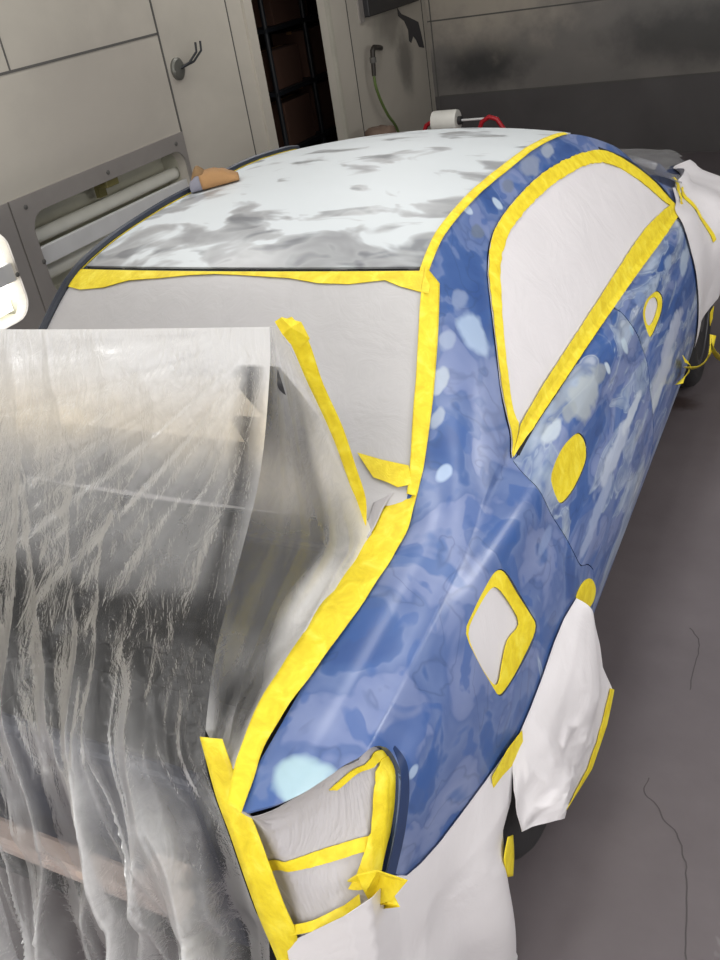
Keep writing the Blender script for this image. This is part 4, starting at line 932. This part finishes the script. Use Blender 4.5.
# pipe elbow and green hose
a = wallp(373, 49); b2 = wallp(374, 75)
t = thing('air_pipe', (WX, a[1], a[2]), 'dark elbow pipe sticking out of the wall above the green hose', 'pipe')
el = [hit(381, 48, 0, WX-.01), hit(379, 47.5, 0, WX+.06), hit(374, 47.5, 0, WX+.10), hit(372.6, 51, 0, WX+.10), hit(373, 60, 0, WX+.10), hit(374, 76, 0, WX+.10)]
m = MB(); m.tube(el, [.02, .02, .022, .022, .02, .017], 10); m.build('elbow', plain('dark pipe', srgb(50, 46, 42), .5, .3), t, True)
m = MB(); m.lathe([(.026, -.02), (.026, .02)], tuple(el[4]), 'z', 12); m.build('collar', SEAM, t)
hp = [el[5]]+[hit(u, v, 0, WX+.10) for u, v in ((376, 87), (381, 101), (388, 115), (398, 131))]
hp += [np.array((WX+.1, hp[-1][1]+.1, .25)), np.array((WX+.15, hp[-1][1]+.2, .03)), np.array((WX+.4, hp[-1][1]-.1, .02))]
m = MB(); m.tube(catmull(np.array(hp), False, 6), .012, 8); tag(m.build('air_hose', plain('green hose', srgb(96, 116, 62), .5), smooth=True), 'green air hose hanging from the dark pipe on the wall', 'hose')
# control box and paint splat
c1, c2 = wallp(362, 8), wallp(416, 3)
t = thing('control_box', (WX, (c1[1]+c2[1])/2, 1.47), 'black paint-stained control box at the top of the wall', 'box')
m = MB(); m.box((WX, c1[1], 1.49), (WX+.06, c2[1]-.05, 1.80), .01); m.build('case', plain('black box', (.02, .02, .022, 1), .5), t)
m = MB(); m.box((WX, c1[1]-.08, 1.46), (WX+.012, c1[1], 1.80)); m.build('side_plate', FRM, t)
sv = [(397, 8), (401, 14), (408, 17), (418, 22), (421, 34), (424, 48), (419, 47), (416, 40), (413, 36), (411, 43), (409, 41), (408, 30), (404, 21), (398, 16)]
pp = [wallp(u, v) for u, v in sv]; o = flat_poly('paint_splat', np.array([(p[1], p[2]) for p in pp]), [], lambda q, w, h: (WX+.004-h*.9, q, w), plain('dried black paint', (.03, .03, .036, 1), .5), .004); tag(o, 'black paint splat running down the wall below the control box', 'paint stain')
# masking roll stand between the car and the back wall
st = thing('masking_stand', (-1.2, 6.5, 0), 'red tubular masking dispenser stand beyond the roof', 'stand')
A = hit(436, 119, 1, 6.5); zr = .70
for (pxl, pxm, lab) in ((424, 436, 'a'), (482, 493, 'b')):
    top = hit(pxm, 118, 1, 6.5); x = top[0]
    m = MB(); m.tube([(x-.16, 6.5, 0.02), (x-.13, 6.5, zr-.10), (x-.09, 6.5, zr-.02), (x-.03, 6.5, zr+.01), (x+.03, 6.5, zr-.01), (x+.09, 6.5, zr-.10), (x+.16, 6.5, .02)], .018, 10); m.build('side_frame', RED, st, True)
x0, x1 = hit(436, 118, 1, 6.5)[0], hit(493, 118, 1, 6.5)[0]
m = MB(); m.tube([(x0-.03, 6.5, zr), (x1+.03, 6.5, zr)], .009, 10); m.build('spindle', plain('pale spindle', (.7, .7, .7, 1), .3), st, True)
m = MB(); m.tube([(x0-.15, 6.5, .08), (x1-.15, 6.5, .08)], .016, 8); m.build('lower_bar', RED, st, True)
xr0, xr1 = hit(433, 118, 1, 6.5)[0], hit(458, 118, 1, 6.5)[0]
t = thing('masking_roll', ((xr0+xr1)/2, 6.5, zr-.084), 'white masking film roll on the red stand', 'roll')
m = MB(); m.lathe([(.03, xr0), (.082, xr0+.005), (.084, xr0+.02), (.084, xr1-.02), (.08, xr1)], (0, 6.5, zr), 'x', 40); m.build('film', plain('white roll', (.82, .81, .76, 1), .4), t, True)
m = MB(); m.lathe([(.032, xr1-.002), (.032, xr1+.03), (.02, xr1+.03)], (0, 6.5, zr), 'x', 20); m.build('core', BLACK, t)
# paper bag on a bin by the wall
bg = hit(380, 131, 1, 6.1); m = MB(); bn = thing('waste_bin', (bg[0], 6.1, 0), 'grey waste bin behind the car by the left wall', 'bin')
m.lathe([(.14, 0.0), (.17, bg[2]-.10), (.18, bg[2]-.10), (.18, bg[2]-.08), (.16, bg[2]-.08)], (bg[0], 6.1, 0), 'z', 30); m.build('body', FRM, bn, True)
V = []; F = []; nr, nc = 8, 20
for j in range(nr):
    for i in range(nc):
        q = 2*math.pi*i/nc; r = .13*math.cos(j/(nr-1)*1.45)**.5; z = bg[2]-.078+.11*math.sin(j/(nr-1)*1.5); p = Vector((r*math.cos(q), r*math.sin(q), z)); w = 1+.3*noise.noise(p*16); V.append((bg[0]+p.x*w, 6.1+p.y*w, max(bg[2]-.078, z+.02*noise.noise(p*20))))
for j in range(nr-1):
    for i in range(nc): F.append((j*nc+i, j*nc+(i+1) % nc, (j+1)*nc+(i+1) % nc, (j+1)*nc+i))
F += [tuple((nr-1)*nc+i for i in range(nc)), tuple(range(nc))[::-1]]
tag(mesh('paper_bag', V, F, plain('brown paper', srgb(104, 86, 74), .8, nscale=20, bump=.4)), 'crumpled brown paper bag showing above the roof edge', 'paper bag')
# sanding sponge on the roof
sc_ = TOP.inv(213, 189); P0 = TOP.f(sc_[:1], sc_[1:])[0]; tA_, tB_ = TOP.at(240, 181), TOP.at(193, 194); ax = (tA_-tB_); L = np.linalg.norm(ax); ax /= L
nz = TOP.normal(sc_[:1], sc_[1:])[0]; sd = np.cross(nz, ax)
pad = thing('sanding_pad', tuple(P0), 'brown folded sanding pad with a grey end on the left roof edge', 'sanding pad')
def padmesh(a0, a1, hh, ww, mat, name, prof):
    V = []; F = []; n = 14; k = 12
    for i in range(n+1):
        f = i/n; a = a0+(a1-a0)*f
        for j in range(k):
            q = 2*math.pi*j/k; hgt = prof(f); s_ = math.copysign(abs(math.cos(q))**.6, math.cos(q)); z_ = math.copysign(abs(math.sin(q))**.6, math.sin(q))
            p = tB_+ax*(a*L)+sd*(ww*.5*s_*(.6+.4*hgt))+nz*(.006+hh*hgt*.5*(1+z_)); V.append(p+nz*.003*noise.noise(Vector(p)*40)*(1+z_))
    for i in range(n):
        for j in range(k): F.append((i*k+j, i*k+(j+1) % k, (i+1)*k+(j+1) % k, (i+1)*k+j))
    F += [tuple(range(k))[::-1], tuple(n*k+j for j in range(k))]
    return mesh(name, V, F, mat, pad)
padmesh(.0, .34, .05, .10, plain('grey pad backing', srgb(120, 120, 132), .7), 'grip', lambda f: .35+.65*math.sin(math.pi*min(1, f*.55+.1)))
padmesh(.24, 1.0, .055, .11, plain('tan sanding paper', srgb(150, 114, 74), .8, nscale=30, bump=.3), 'paper', lambda f: .3+.7*math.sin(math.pi*min(1, max(0, 1-f)*.62+.03)))
padmesh(.06, .40, .075, .07, plain('dark tan sanding paper', srgb(118, 92, 60), .8, nscale=30, bump=.4), 'fold', lambda f: .3+.7*math.sin(math.pi*(f*.8+.1)))
# floor crack
cr = catmull(np.array([hit(u, v, 2, 0) for u, v in ((690, 628), (699, 642), (694, 668), (690, 690))]), False, 6); cr2 = catmull(np.array([hit(u, v, 2, 0) for u, v in ((648, 778), (645, 790), (660, 812), (680, 842), (686, 880), (686, 960))]), False, 8)
for q in (cr, cr2):
    n = len(q); w = np.array([noise.noise(Vector(p)*30) for p in q]); off = np.stack([w*.006, w*.004, 0*w], 1); q = q+off
    A_ = q+np.array([.0016, .001, .0006]); B_ = q-np.array([.0016, .001, -.0006]); tn[0] += 1
    struct(mesh('trim_%d' % tn[0], np.concatenate([A_, B_]), [(i, i+1, n+i+1, n+i) for i in range(n-1)], plain('floor crack', (.062, .055, .057, 1), .8)))

# ------------------------------------------------------------------ booth lighting and added fill
CL = emit('ceiling light diffuser', (1, .98, .95, 1), 1.0)
def ceiling_light(x, y, sx, sy, watts, label):
    t = thing('ceiling_light', (x, y, CZ), label, 'ceiling light', 'ceiling light fixtures')
    m = MB(); m.box((x-sx/2-.03, y-sy/2-.03, CZ-.05), (x+sx/2+.03, y+sy/2+.03, CZ-.012), .004); m.build('housing', FRM, t)
    m = MB(); m.box((x-sx/2, y-sy/2, CZ-.056), (x+sx/2, y+sy/2, CZ-.051)); m.build('diffuser', CL, t)
    ld = bpy.data.lights.new('ceiling_lamp', 'AREA'); ld.shape = 'RECTANGLE'; ld.size = sx; ld.size_y = sy; ld.energy = watts; ld.color = (1, .985, .955)
    lo = bpy.data.objects.new('ceiling_lamp', ld); lo.location = (x, y, CZ-.062); COL.objects.link(lo)
for i, (x, y, w) in enumerate(((-1.3, -.6, 1), (-1.3, 2.2, 1), (-1.3, 5.2, 1.0), (.6, -1.6, 1), (.6, 1.4, 1), (.6, 4.8, .8), (2.4, -.6, 1), (2.4, 2.2, .8))):
    ceiling_light(x, y, .62, 1.5, 17*w, 'ceiling light fixture overhead')
def fill_light(x, y, z, nx, ny, watts, label):  # fill lights added out of view to brighten the white sheets
    t = thing('wall_light', (x, y, z), label, 'wall light', 'unseen fill lights on the walls')
    h = .75; m = MB(); m2 = MB()
    if nx:
        m.box((min(x, x+nx*.05), y-h-.04, z-.24), (max(x, x+nx*.05), y+h+.04, z+.24), .006); m2.box((min(x+nx*.051, x+nx*.055), y-h, z-.2), (max(x+nx*.051, x+nx*.055), y+h, z+.2))
    else:
        m.box((x-h-.04, y, z-.24), (x+h+.04, y+.05, z+.24), .006); m2.box((x-h, y+.051, z-.2), (x+h, y+.055, z+.2))
    m.build('housing', FRM, t); m2.build('diffuser', CL, t)
    ld = bpy.data.lights.new('fill_lamp', 'AREA'); ld.shape = 'RECTANGLE'; ld.size = 1.5; ld.size_y = .4; ld.energy = watts; ld.color = (1, .985, .965)
    lo = bpy.data.objects.new('fill_lamp', ld); lo.location = (x+nx*.06, y+ny*.06, z); lo.rotation_euler = Vector((nx, ny, 0)).to_track_quat('-Z', 'Y').to_euler(); lo.rotation_euler.rotate_axis('Z', 0)
    COL.objects.link(lo)
for yy in (-1.6, .8, 3.2): fill_light(RX, yy, 1.75, -1, 0, 30, 'added fill light out of view on the right booth wall')
fill_light(1.2, FY, 1.9, 0, 1, 46, 'added fill light out of view behind the camera'); fill_light(-.9, FY, 1.9, 0, 1, 46, 'added fill light out of view behind the camera')
w = bpy.data.worlds.new('world'); SC.world = w; w.use_nodes = True; w.node_tree.nodes['Background'].inputs[0].default_value = (.5, .5, .5, 1); w.node_tree.nodes['Background'].inputs[1].default_value = .05
